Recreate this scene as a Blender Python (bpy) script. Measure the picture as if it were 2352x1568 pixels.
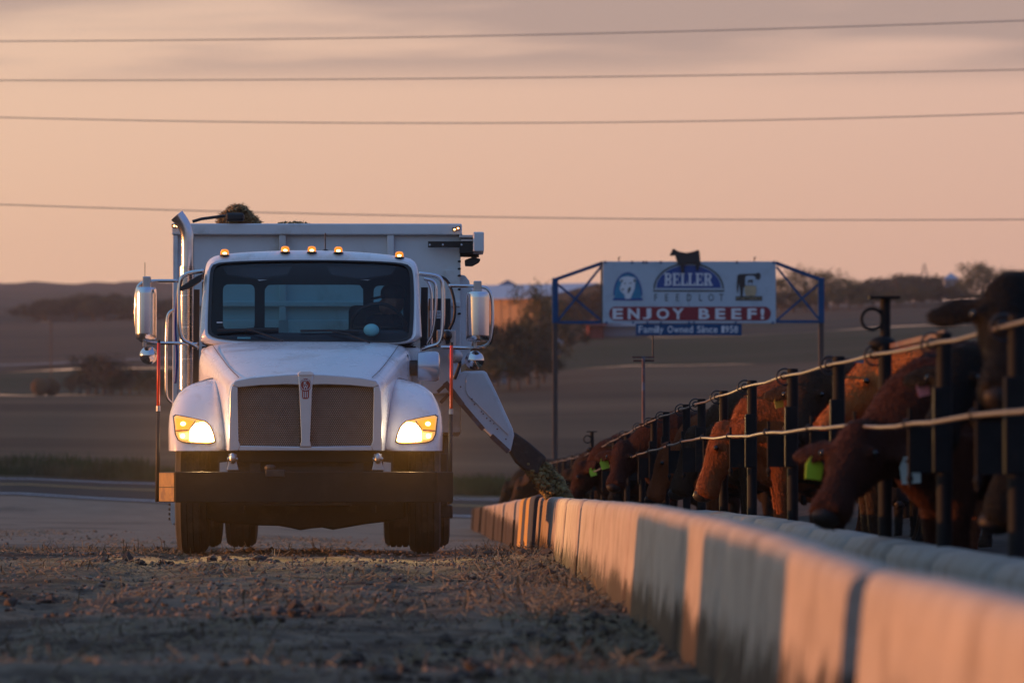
import bpy, bmesh, math, random
import numpy as np
from mathutils import Vector, Matrix
from mathutils.bvhtree import BVHTree
R = math.radians
random.seed(7); rng = np.random.default_rng(11)
SC = bpy.context.scene; COL = SC.collection
for _o in list(bpy.data.objects): bpy.data.objects.remove(_o)

# ------------------------------------------------------------------ camera, sky, sun, exposure
F = 13067.0            # focal length in photo pixels (2352 wide view)
EYE = 0.60
cam = bpy.data.cameras.new('camera'); camo = bpy.data.objects.new('camera', cam); COL.objects.link(camo)
cam.lens = 200; cam.sensor_width = 36; cam.clip_start = .1; cam.clip_end = 20000
camo.location = (0, 0, EYE)
camo.rotation_euler = (R(90) + math.atan(324/F), 0, -math.atan(176/F))
cam.dof.use_dof = True; cam.dof.focus_distance = 47.6; cam.dof.aperture_fstop = 5.0
SC.camera = camo

SUN_EL = 3.0; SUN_DIR = Vector((-1.0, 0.07, math.tan(R(SUN_EL)))).normalized()   # towards the sun
W = bpy.data.worlds.new("World"); SC.world = W; W.use_nodes = True
def build_world():
    nt = W.node_tree; N = nt.nodes; L = nt.links; bg = N['Background']
    sky = N.new('ShaderNodeTexSky'); sky.sky_type = 'NISHITA'; sky.sun_disc = False
    sky.sun_elevation = R(SUN_EL); sky.sun_rotation = math.atan2(SUN_DIR.x, SUN_DIR.y)
    sky.dust_density = 1.0
    tc = N.new('ShaderNodeTexCoord'); sp = N.new('ShaderNodeSeparateXYZ'); L.new(tc.outputs['Generated'], sp.inputs[0])
    def math_(op, a, b=None, c=None):
        n = N.new('ShaderNodeMath'); n.operation = op
        for i, v in enumerate((a, b, c)):
            if v is None: continue
            if isinstance(v, (int, float)): n.inputs[i].default_value = v
            else: L.new(v, n.inputs[i])
        return n.outputs[0]
    x, y, z = sp.outputs
    ramp = N.new('ShaderNodeValToRGB'); L.new(math_('ADD', math_('MULTIPLY', z, .5), .5), ramp.inputs[0])
    cr = ramp.color_ramp
    stops = [(-1, (.05,.042,.036)), (-.02, (.06,.05,.045)), (0.0, (.63,.37,.305)), (.02, (.70,.41,.32)), (.045, (.74,.445,.34)),
             (.07, (.74,.46,.36)), (.10, (.62,.42,.36)), (.15, (.44,.37,.37)), (.23, (.31,.32,.41)), (.4, (.20,.29,.49)), (.7, (.155,.29,.56)), (1, (.15,.28,.56))]
    while len(cr.elements) < len(stops): cr.elements.new(.5)
    for e, (p, c) in zip(cr.elements, stops): e.position = p*.5+.5; e.color = (*c, 1)
    rb = N.new('ShaderNodeValToRGB'); L.new(math_('ADD', math_('MULTIPLY', z, .5), .5), rb.inputs[0]); cb = rb.color_ramp
    bst = [(-1,(.05,.042,.036)), (-.02,(.06,.05,.045)), (0,(.17,.19,.30)), (.1,(.165,.225,.38)), (.3,(.15,.265,.49)), (.7,(.15,.28,.56)), (1,(.15,.28,.56))]
    while len(cb.elements) < len(bst): cb.elements.new(.5)
    for e, (p, c) in zip(cb.elements, bst): e.position = p*.5+.5; e.color = (*c, 1)
    mb_ = N.new('ShaderNodeMapRange'); mb_.interpolation_type = 'SMOOTHSTEP'; L.new(y, mb_.inputs[0]); mb_.inputs[1].default_value = .45; mb_.inputs[2].default_value = -.45
    bk = N.new('ShaderNodeMix'); bk.data_type = 'RGBA'; L.new(mb_.outputs[0], bk.inputs[0]); L.new(ramp.outputs[0], bk.inputs[6]); L.new(rb.outputs[0], bk.inputs[7])
    th = math_('TANH', math_('MULTIPLY', x, 3.0))
    cmb = N.new('ShaderNodeCombineXYZ')
    for i, k in enumerate((-.26, -.33, -.12)): L.new(math_('MULTIPLY_ADD', th, k, 1.0), cmb.inputs[i])
    mul = N.new('ShaderNodeMix'); mul.data_type = 'RGBA'; mul.blend_type = 'MULTIPLY'; mul.inputs[0].default_value = 1
    L.new(bk.outputs[2], mul.inputs[6]); L.new(cmb.outputs[0], mul.inputs[7])
    # thin streaks of cloud
    cv = N.new('ShaderNodeCombineXYZ'); L.new(math_('MULTIPLY', x, 9.0), cv.inputs[0]); L.new(math_('MULTIPLY', y, 9.0), cv.inputs[1])
    L.new(math_('MULTIPLY', math_('ADD', z, math_('MULTIPLY', x, -.02)), 95.0), cv.inputs[2])
    nz = N.new('ShaderNodeTexNoise'); nz.inputs['Scale'].default_value = 1.0; nz.inputs['Detail'].default_value = 4; nz.inputs['Roughness'].default_value = .45
    L.new(cv.outputs[0], nz.inputs['Vector'])
    def smooth(v, a, b):
        m = N.new('ShaderNodeMapRange'); m.interpolation_type = 'SMOOTHSTEP'; L.new(v, m.inputs[0])
        m.inputs[1].default_value = a; m.inputs[2].default_value = b; return m.outputs[0]
    band = math_('MULTIPLY', smooth(z, .068, .076), smooth(z, .18, .09))
    mask = math_('MULTIPLY', math_('MULTIPLY', smooth(nz.outputs['Fac'], .34, .52), band), .85)
    cl = N.new('ShaderNodeMix'); cl.data_type = 'RGBA'; L.new(mask, cl.inputs[0]); L.new(mul.outputs[2], cl.inputs[6])
    cl.inputs[7].default_value = (.335, .225, .235, 1)
    sc_ = N.new('ShaderNodeMix'); sc_.data_type = 'RGBA'; sc_.blend_type = 'ADD'; sc_.inputs[0].default_value = 1
    k = N.new('ShaderNodeVectorMath'); k.operation = 'SCALE'; L.new(sky.outputs[0], k.inputs[0]); k.inputs['Scale'].default_value = .6
    k2 = N.new('ShaderNodeVectorMath'); k2.operation = 'SCALE'; L.new(cl.outputs[2], k2.inputs[0]); k2.inputs['Scale'].default_value = 10.0
    L.new(k2.outputs[0], sc_.inputs[6]); L.new(k.outputs[0], sc_.inputs[7])
    L.new(sc_.outputs[2], bg.inputs[0]); bg.inputs[1].default_value = .10
build_world()
sl = bpy.data.lights.new('sun', 'SUN'); sl.energy = 4.5; sl.color = (1, .37, .11); sl.angle = R(.5)
so = bpy.data.objects.new('sun', sl); COL.objects.link(so); so.rotation_euler = SUN_DIR.to_track_quat('Z', 'Y').to_euler()
SC.view_settings.view_transform = 'Standard'; SC.view_settings.look = 'None'; SC.view_settings.exposure = 0; SC.view_settings.gamma = 1
SC.render.engine = 'CYCLES'; SC.cycles.use_denoising = True
SC.cycles.max_bounces = 7; SC.cycles.diffuse_bounces = 2; SC.cycles.glossy_bounces = 3; SC.cycles.transparent_max_bounces = 12
SC.cycles.volume_bounces = 0; SC.cycles.caustics_reflective = False; SC.cycles.caustics_refractive = False
SC.cycles.sample_clamp_indirect = 4; SC.cycles.use_adaptive_sampling = False

# ------------------------------------------------------------------ helpers
def P(px, py, d):                      # a pixel of the 2352x1568 view at depth d -> a point of the place
    s = F/d; return Vector(((px-1000)/s, d, EYE+(1108-py)/s))
TX, TY = -1.07, 47.0                   # where the truck stands
def T(px, py, yl):                     # the same in the truck's own coordinates
    s = F/(TY+yl); return Vector(((px-1000)/s-TX, yl, EYE+(1108-py)/s))
def tag(o, label=None, cat=None, group=None, kind=None):
    if label: o['label'] = label
    if cat: o['category'] = cat
    if group: o['group'] = group
    if kind: o['kind'] = kind
    return o
def empty(name, loc=(0,0,0), rz=0):
    o = bpy.data.objects.new(name, None); COL.objects.link(o); o.location = loc; o.rotation_euler.z = rz; o.empty_display_size = .2
    return o
def copy_tree(o, parent=None):
    c = o.copy(); COL.objects.link(c)
    if parent is not None: c.parent = parent
    for ch in list(o.children): copy_tree(ch, c)
    return c
def resample(pts, n):                  # closed outline -> n points by arc length
    p = np.array([tuple(q) for q in pts], float); p = np.vstack([p, p[:1]])
    s = np.r_[0, np.cumsum(np.linalg.norm(np.diff(p, axis=0), axis=1))]
    t = np.linspace(0, s[-1], n, endpoint=False)
    return np.stack([np.interp(t, s, p[:, k]) for k in range(p.shape[1])], 1)
def by_angle(pts, c, n):               # closed outline -> n points at even angles about c
    p = resample(pts, 1600); a = np.arctan2(p[:,1]-c[1], p[:,0]-c[0]); r = np.hypot(p[:,1]-c[1], p[:,0]-c[0])
    o = np.argsort(a); a, r = a[o], r[o]
    t = np.linspace(-math.pi, math.pi, n, endpoint=False)
    rr = np.interp(t, np.r_[a-2*math.pi, a, a+2*math.pi], np.r_[r, r, r])
    return np.stack([c[0]+rr*np.cos(t), c[1]+rr*np.sin(t)], 1)
def rrect(x0, y0, x1, y1, r, k=5):
    o = []
    for cx, cy, a0 in ((x1-r, y1-r, 0), (x0+r, y1-r, 90), (x0+r, y0+r, 180), (x1-r, y0+r, 270)):
        for i in range(k+1):
            a = R(a0+90*i/k); o.append((cx+r*math.cos(a), cy+r*math.sin(a)))
    return o
class MB:
    def __init__(s): s.v = []; s.f = []
    def add(s, vs, fs):
        b = len(s.v); s.v += [tuple(v) for v in vs]; s.f += [tuple(b+i for i in f) for f in fs]; return s
    def box(s, x0, x1, y0, y1, z0, z1):
        v = [(x,y,z) for x in (x0,x1) for y in (y0,y1) for z in (z0,z1)]
        return s.add(v, [(0,1,3,2),(4,6,7,5),(0,4,5,1),(2,3,7,6),(0,2,6,4),(1,5,7,3)])
    def bar(s, a, b, w, h=None):       # square bar from a to b
        h = h or w; a = Vector(a); b = Vector(b); d = (b-a).normalized()
        u = d.cross(Vector((0,1,0)));
        if u.length < .1: u = d.cross(Vector((0,0,1)))
        u.normalize(); n = d.cross(u); vs = []
        for p in (a, b):
            for i, j in ((-1,-1),(1,-1),(1,1),(-1,1)): vs.append(p+u*i*w/2+n*j*h/2)
        return s.add(vs, [(3,2,1,0),(4,5,6,7)]+[(i,(i+1)%4,4+(i+1)%4,4+i) for i in range(4)])
    def loft(s, rings, cap0=True, cap1=True, closed=True):
        n = len(rings[0]); vs = [p for r in rings for p in r]; fs = []
        for i in range(len(rings)-1):
            for j in range(n if closed else n-1):
                k = (j+1) % n; fs.append((i*n+j, i*n+k, (i+1)*n+k, (i+1)*n+j))
        if cap0: fs.append(tuple(range(n))[::-1])
        if cap1: fs.append(tuple((len(rings)-1)*n+j for j in range(n)))
        return s.add(vs, fs)
    def tube(s, pts, r, n=8, smooth=0):
        pts = [Vector(p) for p in pts]
        for _ in range(smooth):
            q = [pts[0]]
            for a, b in zip(pts, pts[1:]): q += [a.lerp(b,.25), a.lerp(b,.75)]
            pts = q+[pts[-1]]
        if not hasattr(r, '__len__'): r = [r]*len(pts)
        elif len(r) != len(pts): r = list(np.interp(np.linspace(0,1,len(pts)), np.linspace(0,1,len(r)), r))
        rings = []; u = None
        for i, p in enumerate(pts):
            d = (pts[min(i+1,len(pts)-1)]-pts[max(i-1,0)]).normalized()
            if u is None: u = d.cross(Vector((0,0,1)) if abs(d.z) < .9 else Vector((0,1,0))).normalized()
            u = (u-d*u.dot(d)).normalized(); w = d.cross(u)
            rings.append([p+(u*math.cos(2*math.pi*k/n)+w*math.sin(2*math.pi*k/n))*r[i] for k in range(n)])
        return s.loft(rings)
    def prism(s, poly, y0, y1):        # poly of (x,z) pushed along y
        n = len(poly); vs = [(p[0], y0, p[1]) for p in poly]+[(p[0], y1, p[1]) for p in poly]
        return s.add(vs, [tuple(range(n)), tuple(range(n,2*n))[::-1]]+[(i,n+i,n+(i+1)%n,(i+1)%n) for i in range(n)])
    def prism3(s, pts, off):           # planar 3d outline pushed by an offset
        n = len(pts); off = Vector(off); vs = [Vector(p) for p in pts]; vs = vs+[v+off for v in vs]
        return s.add(vs, [tuple(range(n)), tuple(range(n,2*n))[::-1]]+[(i,n+i,n+(i+1)%n,(i+1)%n) for i in range(n)])
    def lathe(s, prof, c, axis='x', n=32, a0=0, a1=360):   # prof of (offset, radius)
        rings = []; full = abs(a1-a0) >= 360; m = n if full else n+1
        for o, r in prof:
            ring = []
            for k in range(m):
                a = R(a0+(a1-a0)*k/n); p, q = r*math.cos(a), r*math.sin(a)
                v = {'x': (o,p,q), 'y': (p,o,q), 'z': (p,q,o)}[axis]
                ring.append((c[0]+v[0], c[1]+v[1], c[2]+v[2]))
            rings.append(ring)
        return s.loft(rings, closed=full)
    def ell(s, c, r, n=12, m=8, rot=None):
        vs = []; fs = []
        for i in range(m+1):
            t = math.pi*i/m
            for k in range(n):
                a = 2*math.pi*k/n; v = Vector((r[0]*math.sin(t)*math.cos(a), r[1]*math.sin(t)*math.sin(a), r[2]*math.cos(t)))
                if rot: v = rot @ v
                vs.append(v+Vector(c))
        for i in range(m):
            for k in range(n): fs.append((i*n+k, (i+1)*n+k, (i+1)*n+(k+1)%n, i*n+(k+1)%n))
        return s.add(vs, fs)
    def torus(s, c, R_, r, axis='y', n=20, m=6):
        rings = []
        for k in range(n+1):
            a = 2*math.pi*k/n; ring = []
            for j in range(m):
                b = 2*math.pi*j/m; q = R_+r*math.cos(b); h = r*math.sin(b)
                v = {'y': (q*math.cos(a), h, q*math.sin(a)), 'x': (h, q*math.cos(a), q*math.sin(a)), 'z': (q*math.cos(a), q*math.sin(a), h)}[axis]
                ring.append((c[0]+v[0], c[1]+v[1], c[2]+v[2]))
            rings.append(ring)
        return s.loft(rings, False, False)
def mesh(name, v, f):
    me = bpy.data.meshes.new(name); me.from_pydata([tuple(p) for p in v] if not isinstance(v, np.ndarray) else v.tolist(), [], f if not isinstance(f, np.ndarray) else f.tolist()); me.update(); return me
def obj(name, mb, m, parent=None, smooth=False, bevel=0, sub=0, loc=None, fix=True):
    me = mesh(name, mb.v, mb.f)
    if fix:
        bm = bmesh.new(); bm.from_mesh(me); bmesh.ops.remove_doubles(bm, verts=bm.verts, dist=1e-5); bmesh.ops.recalc_face_normals(bm, faces=bm.faces); bm.to_mesh(me); bm.free()
    me.materials.append(m); o = bpy.data.objects.new(name, me); COL.objects.link(o)
    if smooth is True: me.polygons.foreach_set('use_smooth', [True]*len(me.polygons))
    elif smooth: me.polygons.foreach_set('use_smooth', [True]*len(me.polygons)); me.set_sharp_from_angle(angle=R(smooth))
    if bevel:
        b = o.modifiers.new('b', 'BEVEL'); b.width = bevel; b.segments = 2; b.limit_method = 'ANGLE'; b.angle_limit = R(35); b.harden_normals = False
    if sub:
        b = o.modifiers.new('s', 'SUBSURF'); b.levels = sub; b.render_levels = sub
    if parent is not None: o.parent = parent
    if loc is not None: o.location = loc
    return o
def M(name, col, rough=.6, metal=0, var=.18, scale=6, bump=0, bscale=None, coat=0, spec=.5, col2=None, c2s=2.0, c2t=(.5,.65), stretch=None):
    m = bpy.data.materials.new(name); m.use_nodes = True; nt = m.node_tree; N = nt.nodes; L = nt.links; b = N['Principled BSDF']
    b.inputs['Roughness'].default_value = rough; b.inputs['Metallic'].default_value = metal; b.inputs['Specular IOR Level'].default_value = spec
    b.inputs['Coat Weight'].default_value = coat; b.inputs['Coat Roughness'].default_value = .05
    tc = N.new('ShaderNodeTexCoord'); vec = tc.outputs['Object']
    if stretch:
        mp = N.new('ShaderNodeMapping'); mp.inputs['Scale'].default_value = stretch; L.new(vec, mp.inputs[0]); vec = mp.outputs[0]
    nz = N.new('ShaderNodeTexNoise'); nz.inputs['Scale'].default_value = scale; nz.inputs['Detail'].default_value = 5; nz.inputs['Roughness'].default_value = .6
    L.new(vec, nz.inputs['Vector'])
    mr = N.new('ShaderNodeMapRange'); L.new(nz.outputs['Fac'], mr.inputs[0]); mr.inputs[1].default_value = .25; mr.inputs[2].default_value = .75
    mr.inputs[3].default_value = 1-var; mr.inputs[4].default_value = 1+var
    base = None
    if col2:
        n2 = N.new('ShaderNodeTexNoise'); n2.inputs['Scale'].default_value = c2s; n2.inputs['Detail'].default_value = 6; n2.inputs['Roughness'].default_value = .62; L.new(vec, n2.inputs['Vector'])
        r2 = N.new('ShaderNodeMapRange'); r2.interpolation_type = 'SMOOTHSTEP'; L.new(n2.outputs['Fac'], r2.inputs[0]); r2.inputs[1].default_value = c2t[0]; r2.inputs[2].default_value = c2t[1]
        mx = N.new('ShaderNodeMix'); mx.data_type = 'RGBA'; L.new(r2.outputs[0], mx.inputs[0]); mx.inputs[6].default_value = (*col,1); mx.inputs[7].default_value = (*col2,1); base = mx.outputs[2]
    vm = N.new('ShaderNodeVectorMath'); vm.operation = 'SCALE'
    if base: L.new(base, vm.inputs[0])
    else: vm.inputs[0].default_value = col
    L.new(mr.outputs[0], vm.inputs['Scale']); L.new(vm.outputs[0], b.inputs['Base Color'])
    rr = N.new('ShaderNodeMapRange'); L.new(nz.outputs['Fac'], rr.inputs[0]); rr.inputs[3].default_value = max(0,rough-.08); rr.inputs[4].default_value = min(1,rough+.08); L.new(rr.outputs[0], b.inputs['Roughness'])
    if bump:
        n3 = N.new('ShaderNodeTexNoise'); n3.inputs['Scale'].default_value = bscale or scale*4; n3.inputs['Detail'].default_value = 6; L.new(vec, n3.inputs['Vector'])
        bp = N.new('ShaderNodeBump'); bp.inputs['Strength'].default_value = bump; bp.inputs['Distance'].default_value = .02; L.new(n3.outputs['Fac'], bp.inputs['Height']); L.new(bp.outputs[0], b.inputs['Normal'])
    return m
def EM(name, col, strength):
    m = M(name, col, .3, var=.02); b = m.node_tree.nodes['Principled BSDF']; b.inputs['Emission Color'].default_value = (*col,1); b.inputs['Emission Strength'].default_value = strength; return m
def glass(name, tint, refl=1.0):
    m = bpy.data.materials.new(name); m.use_nodes = True; nt = m.node_tree; N = nt.nodes; L = nt.links; N.remove(N['Principled BSDF'])
    t = N.new('ShaderNodeBsdfTransparent'); t.inputs[0].default_value = (*tint,1); g = N.new('ShaderNodeBsdfGlossy'); g.inputs['Roughness'].default_value = .03
    fr = N.new('ShaderNodeFresnel'); fr.inputs[0].default_value = 1.45; mu = N.new('ShaderNodeMath'); mu.operation = 'MULTIPLY'; mu.inputs[1].default_value = refl; L.new(fr.outputs[0], mu.inputs[0])
    nz = N.new('ShaderNodeTexNoise'); nz.inputs['Scale'].default_value = 4; gd = N.new('ShaderNodeMath'); gd.operation = 'MULTIPLY'; gd.inputs[1].default_value = 1.0; L.new(mu.outputs[0], gd.inputs[0])
    mx = N.new('ShaderNodeMixShader'); L.new(gd.outputs[0], mx.inputs[0]); L.new(t.outputs[0], mx.inputs[1]); L.new(g.outputs[0], mx.inputs[2])
    L.new(mx.outputs[0], N['Material Output'].inputs[0]); return m
class Noise2:                          # value noise on numpy arrays
    def __init__(s, seed): s.g = np.random.default_rng(seed).random((256,256))
    def __call__(s, x, y):
        xi = np.floor(x).astype(int); yi = np.floor(y).astype(int); fx = x-xi; fy = y-yi
        fx = fx*fx*(3-2*fx); fy = fy*fy*(3-2*fy); g = s.g; a = xi & 255; b = (xi+1) & 255; c = yi & 255; d = (yi+1) & 255
        return (g[a,c]*(1-fx)+g[b,c]*fx)*(1-fy)+(g[a,d]*(1-fx)+g[b,d]*fx)*fy-.5
NZ = [Noise2(i) for i in range(6)]

# materials
WHITE = M('white_paint', (.76,.77,.80), .28, var=.05, scale=3, coat=.6, col2=(.55,.48,.42), c2s=3.5, c2t=(.52,.78))
WHITE2 = M('box_paint', (.62,.65,.68), .45, var=.08, scale=3, col2=(.42,.40,.37), c2s=2.2, c2t=(.52,.75))
DOORW = M('cab_paint_side', (.70,.71,.74), .35, var=.07, scale=3, coat=.3)
CHROME = M('chrome', (.60,.60,.62), .10, 1, var=.06, scale=9)
CHROME2 = M('worn_chrome', (.62,.62,.64), .22, 1, var=.12, scale=9); SILVER = M('silver_paint', (.52,.55,.60), .24, .55, var=.06, scale=5, coat=.5)
MIRC = M('mirror_shell_chrome', (.66,.66,.67), .17, 1, var=.08, scale=9); STEEL = M('brushed_steel', (.45,.45,.47), .35, 1, var=.15)
BLACK = M('black_plastic', (.018,.018,.02), .55, var=.3)
RUBBER = M('rubber', (.025,.023,.022), .8, var=.3, scale=14, bump=.2, col2=(.07,.058,.045), c2s=5)
DIRTYK = M('dirty_black_steel', (.016,.014,.013), .6, var=.35, scale=7, col2=(.04,.032,.025), c2s=5, bump=.15)
BUMPERM = M('bumper_black', (.010,.009,.008), .5, spec=.2, var=.25, scale=5, col2=(.020,.016,.013), c2s=4)
INTER = M('cab_interior', (.022,.025,.034), .7, var=.2)
GRILLEM = M('grille_mesh', (.21,.18,.165), .38, .9, var=.2, scale=12)
DARKBACK = M('radiator', (.006,.006,.006), .8, var=.2)
SUNGOLD = M('painted_sun_gold', (.27,.13,.012), .4, .2, var=.3, scale=14, coat=.5, col2=(.15,.06,.008), c2s=9)  # gold of low sun on the bumper end, put into the colour
ORANGE = M('orange_flag_rod', (.85,.06,.02), .4, var=.08)
ORANGE.node_tree.nodes['Principled BSDF'].inputs['Emission Color'].default_value = (1,.05,.02,1)
RED = M('badge_red', (.25,.01,.015), .3, var=.1)
WHITEP = M('print_white', (.60,.64,.70), .5, var=.05)
CONC = M('concrete', (.42,.335,.265), .9, var=.2, scale=4, bump=.35, bscale=26, spec=.2, col2=(.30,.23,.175), c2s=2.6, c2t=(.45,.7))
def splash(m, zlo, zhi, col):          # mud thrown up along the foot of the wall, and runs down from its top
    nt = m.node_tree; N = nt.nodes; L = nt.links; b = N['Principled BSDF']; src = b.inputs['Base Color'].links[0].from_socket
    tc = N.new('ShaderNodeTexCoord'); mp = N.new('ShaderNodeMapping'); mp.inputs['Scale'].default_value = (1,6,1.6); L.new(tc.outputs['Object'], mp.inputs[0])
    nz = N.new('ShaderNodeTexNoise'); nz.inputs['Scale'].default_value = 1.7; nz.inputs['Detail'].default_value = 7; nz.inputs['Roughness'].default_value = .68; L.new(mp.outputs[0], nz.inputs['Vector'])
    sp = N.new('ShaderNodeSeparateXYZ'); L.new(tc.outputs['Object'], sp.inputs[0]); mr = N.new('ShaderNodeMapRange'); L.new(sp.outputs[2], mr.inputs[0])
    for i, v in zip((1,2,3,4), (zlo, zhi, .34, -.19)): mr.inputs[i].default_value = v
    ad = N.new('ShaderNodeMath'); L.new(nz.outputs['Fac'], ad.inputs[0]); L.new(mr.outputs[0], ad.inputs[1]); th = N.new('ShaderNodeMapRange'); th.interpolation_type = 'SMOOTHSTEP'; L.new(ad.outputs[0], th.inputs[0]); th.inputs[1].default_value = .47; th.inputs[2].default_value = .56
    mx = N.new('ShaderNodeMix'); mx.data_type = 'RGBA'; L.new(th.outputs[0], mx.inputs[0]); L.new(src, mx.inputs[6]); mx.inputs[7].default_value = (*col,1); L.new(mx.outputs[2], b.inputs['Base Color'])
splash(CONC, -.12, .26, (.055,.038,.026))
CURBM = M('curb_concrete', (.26,.225,.195), .9, var=.2, scale=4, bump=.4, bscale=22, col2=(.2,.16,.13), c2s=2.4)
YELLOWP = M('yellow_painted_concrete', (.55,.27,.02), .8, var=.2, col2=(.36,.26,.16), c2s=5)
BLACKP = M('black_painted_concrete', (.03,.028,.03), .8, var=.2)
POSTM = M('weathered_pipe', (.011,.011,.012), .65, .0, var=.3, scale=16, spec=.12, col2=(.035,.02,.013), c2s=7, c2t=(.6,.75))
CABLE = M('steel_cable', (.13,.105,.09), .55, .3, var=.25, scale=30)
RUST = M('rusty_steel', (.13,.06,.045), .7, .2, var=.3, scale=14, col2=(.12,.12,.15), c2s=5)
TIEM = M('tie_wire', (.03,.03,.035), .5, .5)
SIGNBLUE = M('sign_frame_blue', (.005,.062,.17), .5, spec=.2, var=.15)
SIGNPOST = M('sign_post_dark', (.06,.038,.03), .6, var=.25, col2=(.03,.03,.035), c2s=3)
BOARD = M('sign_board_white', (.37,.46,.55), .5, var=.04, col2=(.32,.40,.48), c2s=3)
PBLUE = M('print_blue', (.008,.055,.24), .5, var=.06)
PTEAL = M('print_teal', (.015,.20,.36), .5, var=.35, scale=1.5)
PDARK = M('print_dark_green', (.02,.03,.03), .5)
PRED = M('print_red', (.20,.008,.022), .5, var=.1)
PTAN = M('print_tan', (.42,.33,.2), .5)
TIRED = M('feed', (.20,.145,.07), .95, var=.4, scale=30, bump=.8, bscale=60, col2=(.09,.065,.035), c2s=20)
FEEDG = M('green_feed', (.30,.23,.09), .95, var=.5, scale=25, bump=.9, bscale=70, col2=(.14,.105,.05), c2s=14)

# ------------------------------------------------------------------ terrain
PXC = np.array([-600, 0, 400, 1080, 1500, 2352, 2900], float)
def zrow(z): return [z]*7
def yrow(d, ys): return [EYE+(1108-y)*d/F for y in (ys[0], *ys, ys[-1])]
ROWS = [(-60, zrow(-.14)), (8, zrow(-.145)), (14, zrow(-.13)), (20, zrow(-.10)), (28, zrow(-.07)), (36, zrow(-.045)), (42, zrow(-.012)), (47, zrow(-.005)), (50, zrow(-.03)), (53, zrow(-.055)),
        (62, [-.08,-.08,-.09,-.13,-.14,-.14,-.14]), (100, [-.12,-.12,-.17,-.36,-.4,-.4,-.4]),
        (155, yrow(155, (1178,1190,1214,1225,1230))), (165, yrow(165, (1137,1158,1191,1200,1208))), (176, yrow(176, (1095,1108,1143,1150,1158))),
        (185, yrow(185, (1085,1095,1120,1125,1130))), (300, yrow(300, (1000,1005,1000,1000,1000))), (420, yrow(420, (930,930,905,890,880))),
        (520, yrow(520, (905,905,850,830,800))), (700, yrow(700, (840,830,775,755,722))), (900, yrow(900, (800,790,748,722,692))),
        (1300, yrow(1300, (745,735,735,722,700))), (1800, yrow(1800, (716,712,715,720,720))), (2600, yrow(2600, (675,676,690,705,705))), (3000, yrow(3000, (655,652,672,700,700))), (3400, yrow(3400, (668,668,680,710,710)))]
RD = np.array([r[0] for r in ROWS], float); RZ = np.array([r[1] for r in ROWS], float)
def H(x, d):
    x = np.asarray(x, float); d = np.asarray(d, float); x, d = np.broadcast_arrays(x, d)
    px = np.clip(1000+x*F/np.maximum(d, 40), -600, 2900)
    i = np.clip(np.searchsorted(RD, d, 'right')-1, 0, len(RD)-2); t = (d-RD[i])/(RD[i+1]-RD[i])
    j = np.clip(np.searchsorted(PXC, px, 'right')-1, 0, len(PXC)-2); u = (px-PXC[j])/(PXC[j+1]-PXC[j]); u = u*u*(3-2*u)
    a = RZ[i,j]*(1-u)+RZ[i,j+1]*u; b = RZ[i+1,j]*(1-u)+RZ[i+1,j+1]*u
    return a*(1-t)+b*t
def grid_obj(name, X, Y, Z, m, smooth=True):
    ny, nx = X.shape; v = np.stack([X, Y, Z], -1).reshape(-1, 3); i = np.arange(ny*nx).reshape(ny, nx)
    f = np.stack([i[:-1,:-1], i[:-1,1:], i[1:,1:], i[1:,:-1]], -1).reshape(-1, 4)
    me = mesh(name, v, f); me.materials.append(m); me.polygons.foreach_set('use_smooth', [smooth]*len(me.polygons))
    o = bpy.data.objects.new(name, me); COL.objects.link(o); return o
def micro(x, y):
    a = NZ[0](x*.9, y*.9)*.05+NZ[1](x*2.7, y*2.2)*.036+NZ[2](x*7.3, y*6.1)*.020+NZ[3](x*17, y*14)*.012
    rut = -.06*np.exp(-((x+2.05)/.22)**2)-.035*np.exp(-((x+.1)/.22)**2)
    return a+rut*.6
def ground_z(x, y):
    w = np.clip((62-y)/8, 0, 1)*np.clip((np.asarray(y)-4)/8, 0, 1)
    return H(x, y)+micro(np.asarray(x), np.asarray(y))*(.2+.8*w)
GROUND = M('gravel_yard', (.155,.112,.076), .95, var=.45, scale=7, bump=.9, bscale=30, spec=.15, col2=(.055,.034,.021), c2s=1.1, c2t=(.42,.6))
xs = np.r_[np.linspace(-61, -7, 40), np.arange(-6.9, 1.25, .06), np.linspace(1.3, 8, 20), np.linspace(9, 61, 30)]
ys_ = np.r_[np.linspace(-60, 10, 30), np.arange(10.5, 56, .075), np.linspace(56.2, 60, 12)]
X, Y = np.meshgrid(xs, ys_)
tag(grid_obj('gravel_yard', X, Y, ground_z(X, Y), GROUND), kind='structure')
def strip(name, ds, m, lift=0, nu=90, amp=0.0, u0=-1, u1=1):
    ds = np.array(ds, float); u = np.linspace(u0, u1, nu); U, D = np.meshgrid(u, ds); Xs = U*(40+.35*D)
    Zs = H(Xs, D)+lift+amp*(NZ[4](Xs*.05, D*.05)+.5*NZ[5](Xs*.2, D*.2))
    return tag(grid_obj(name, Xs, D, Zs, m), kind='structure')
LOT = M('packed_lot', (.25,.17,.115), .97, spec=.1, var=.2, scale=1.2, bump=.5, bscale=8, col2=(.15,.105,.073), c2s=.25, stretch=(1,.35,1))
strip('packed_lot', np.linspace(59.9, 165, 60), LOT, -.012, amp=.05)
ASPH = M('asphalt', (.055,.041,.032), .95, var=.15, scale=.8, bump=.4, spec=.1)
strip('road', np.linspace(165, 176, 12), ASPH, .0)
LINEW = M('road_line_white', (.55,.55,.56), .7); LINEY = M('road_line_yellow', (.42,.25,.06), .7)
strip('road_edge_line', (166.0, 166.35), LINEW, .012); strip('road_edge_line', (174.9, 175.15), LINEW, .012)
strip('road_centre_line', (171.2, 171.42), LINEY, .012); strip('road_centre_line', (171.65, 171.87), LINEY, .012)
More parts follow.
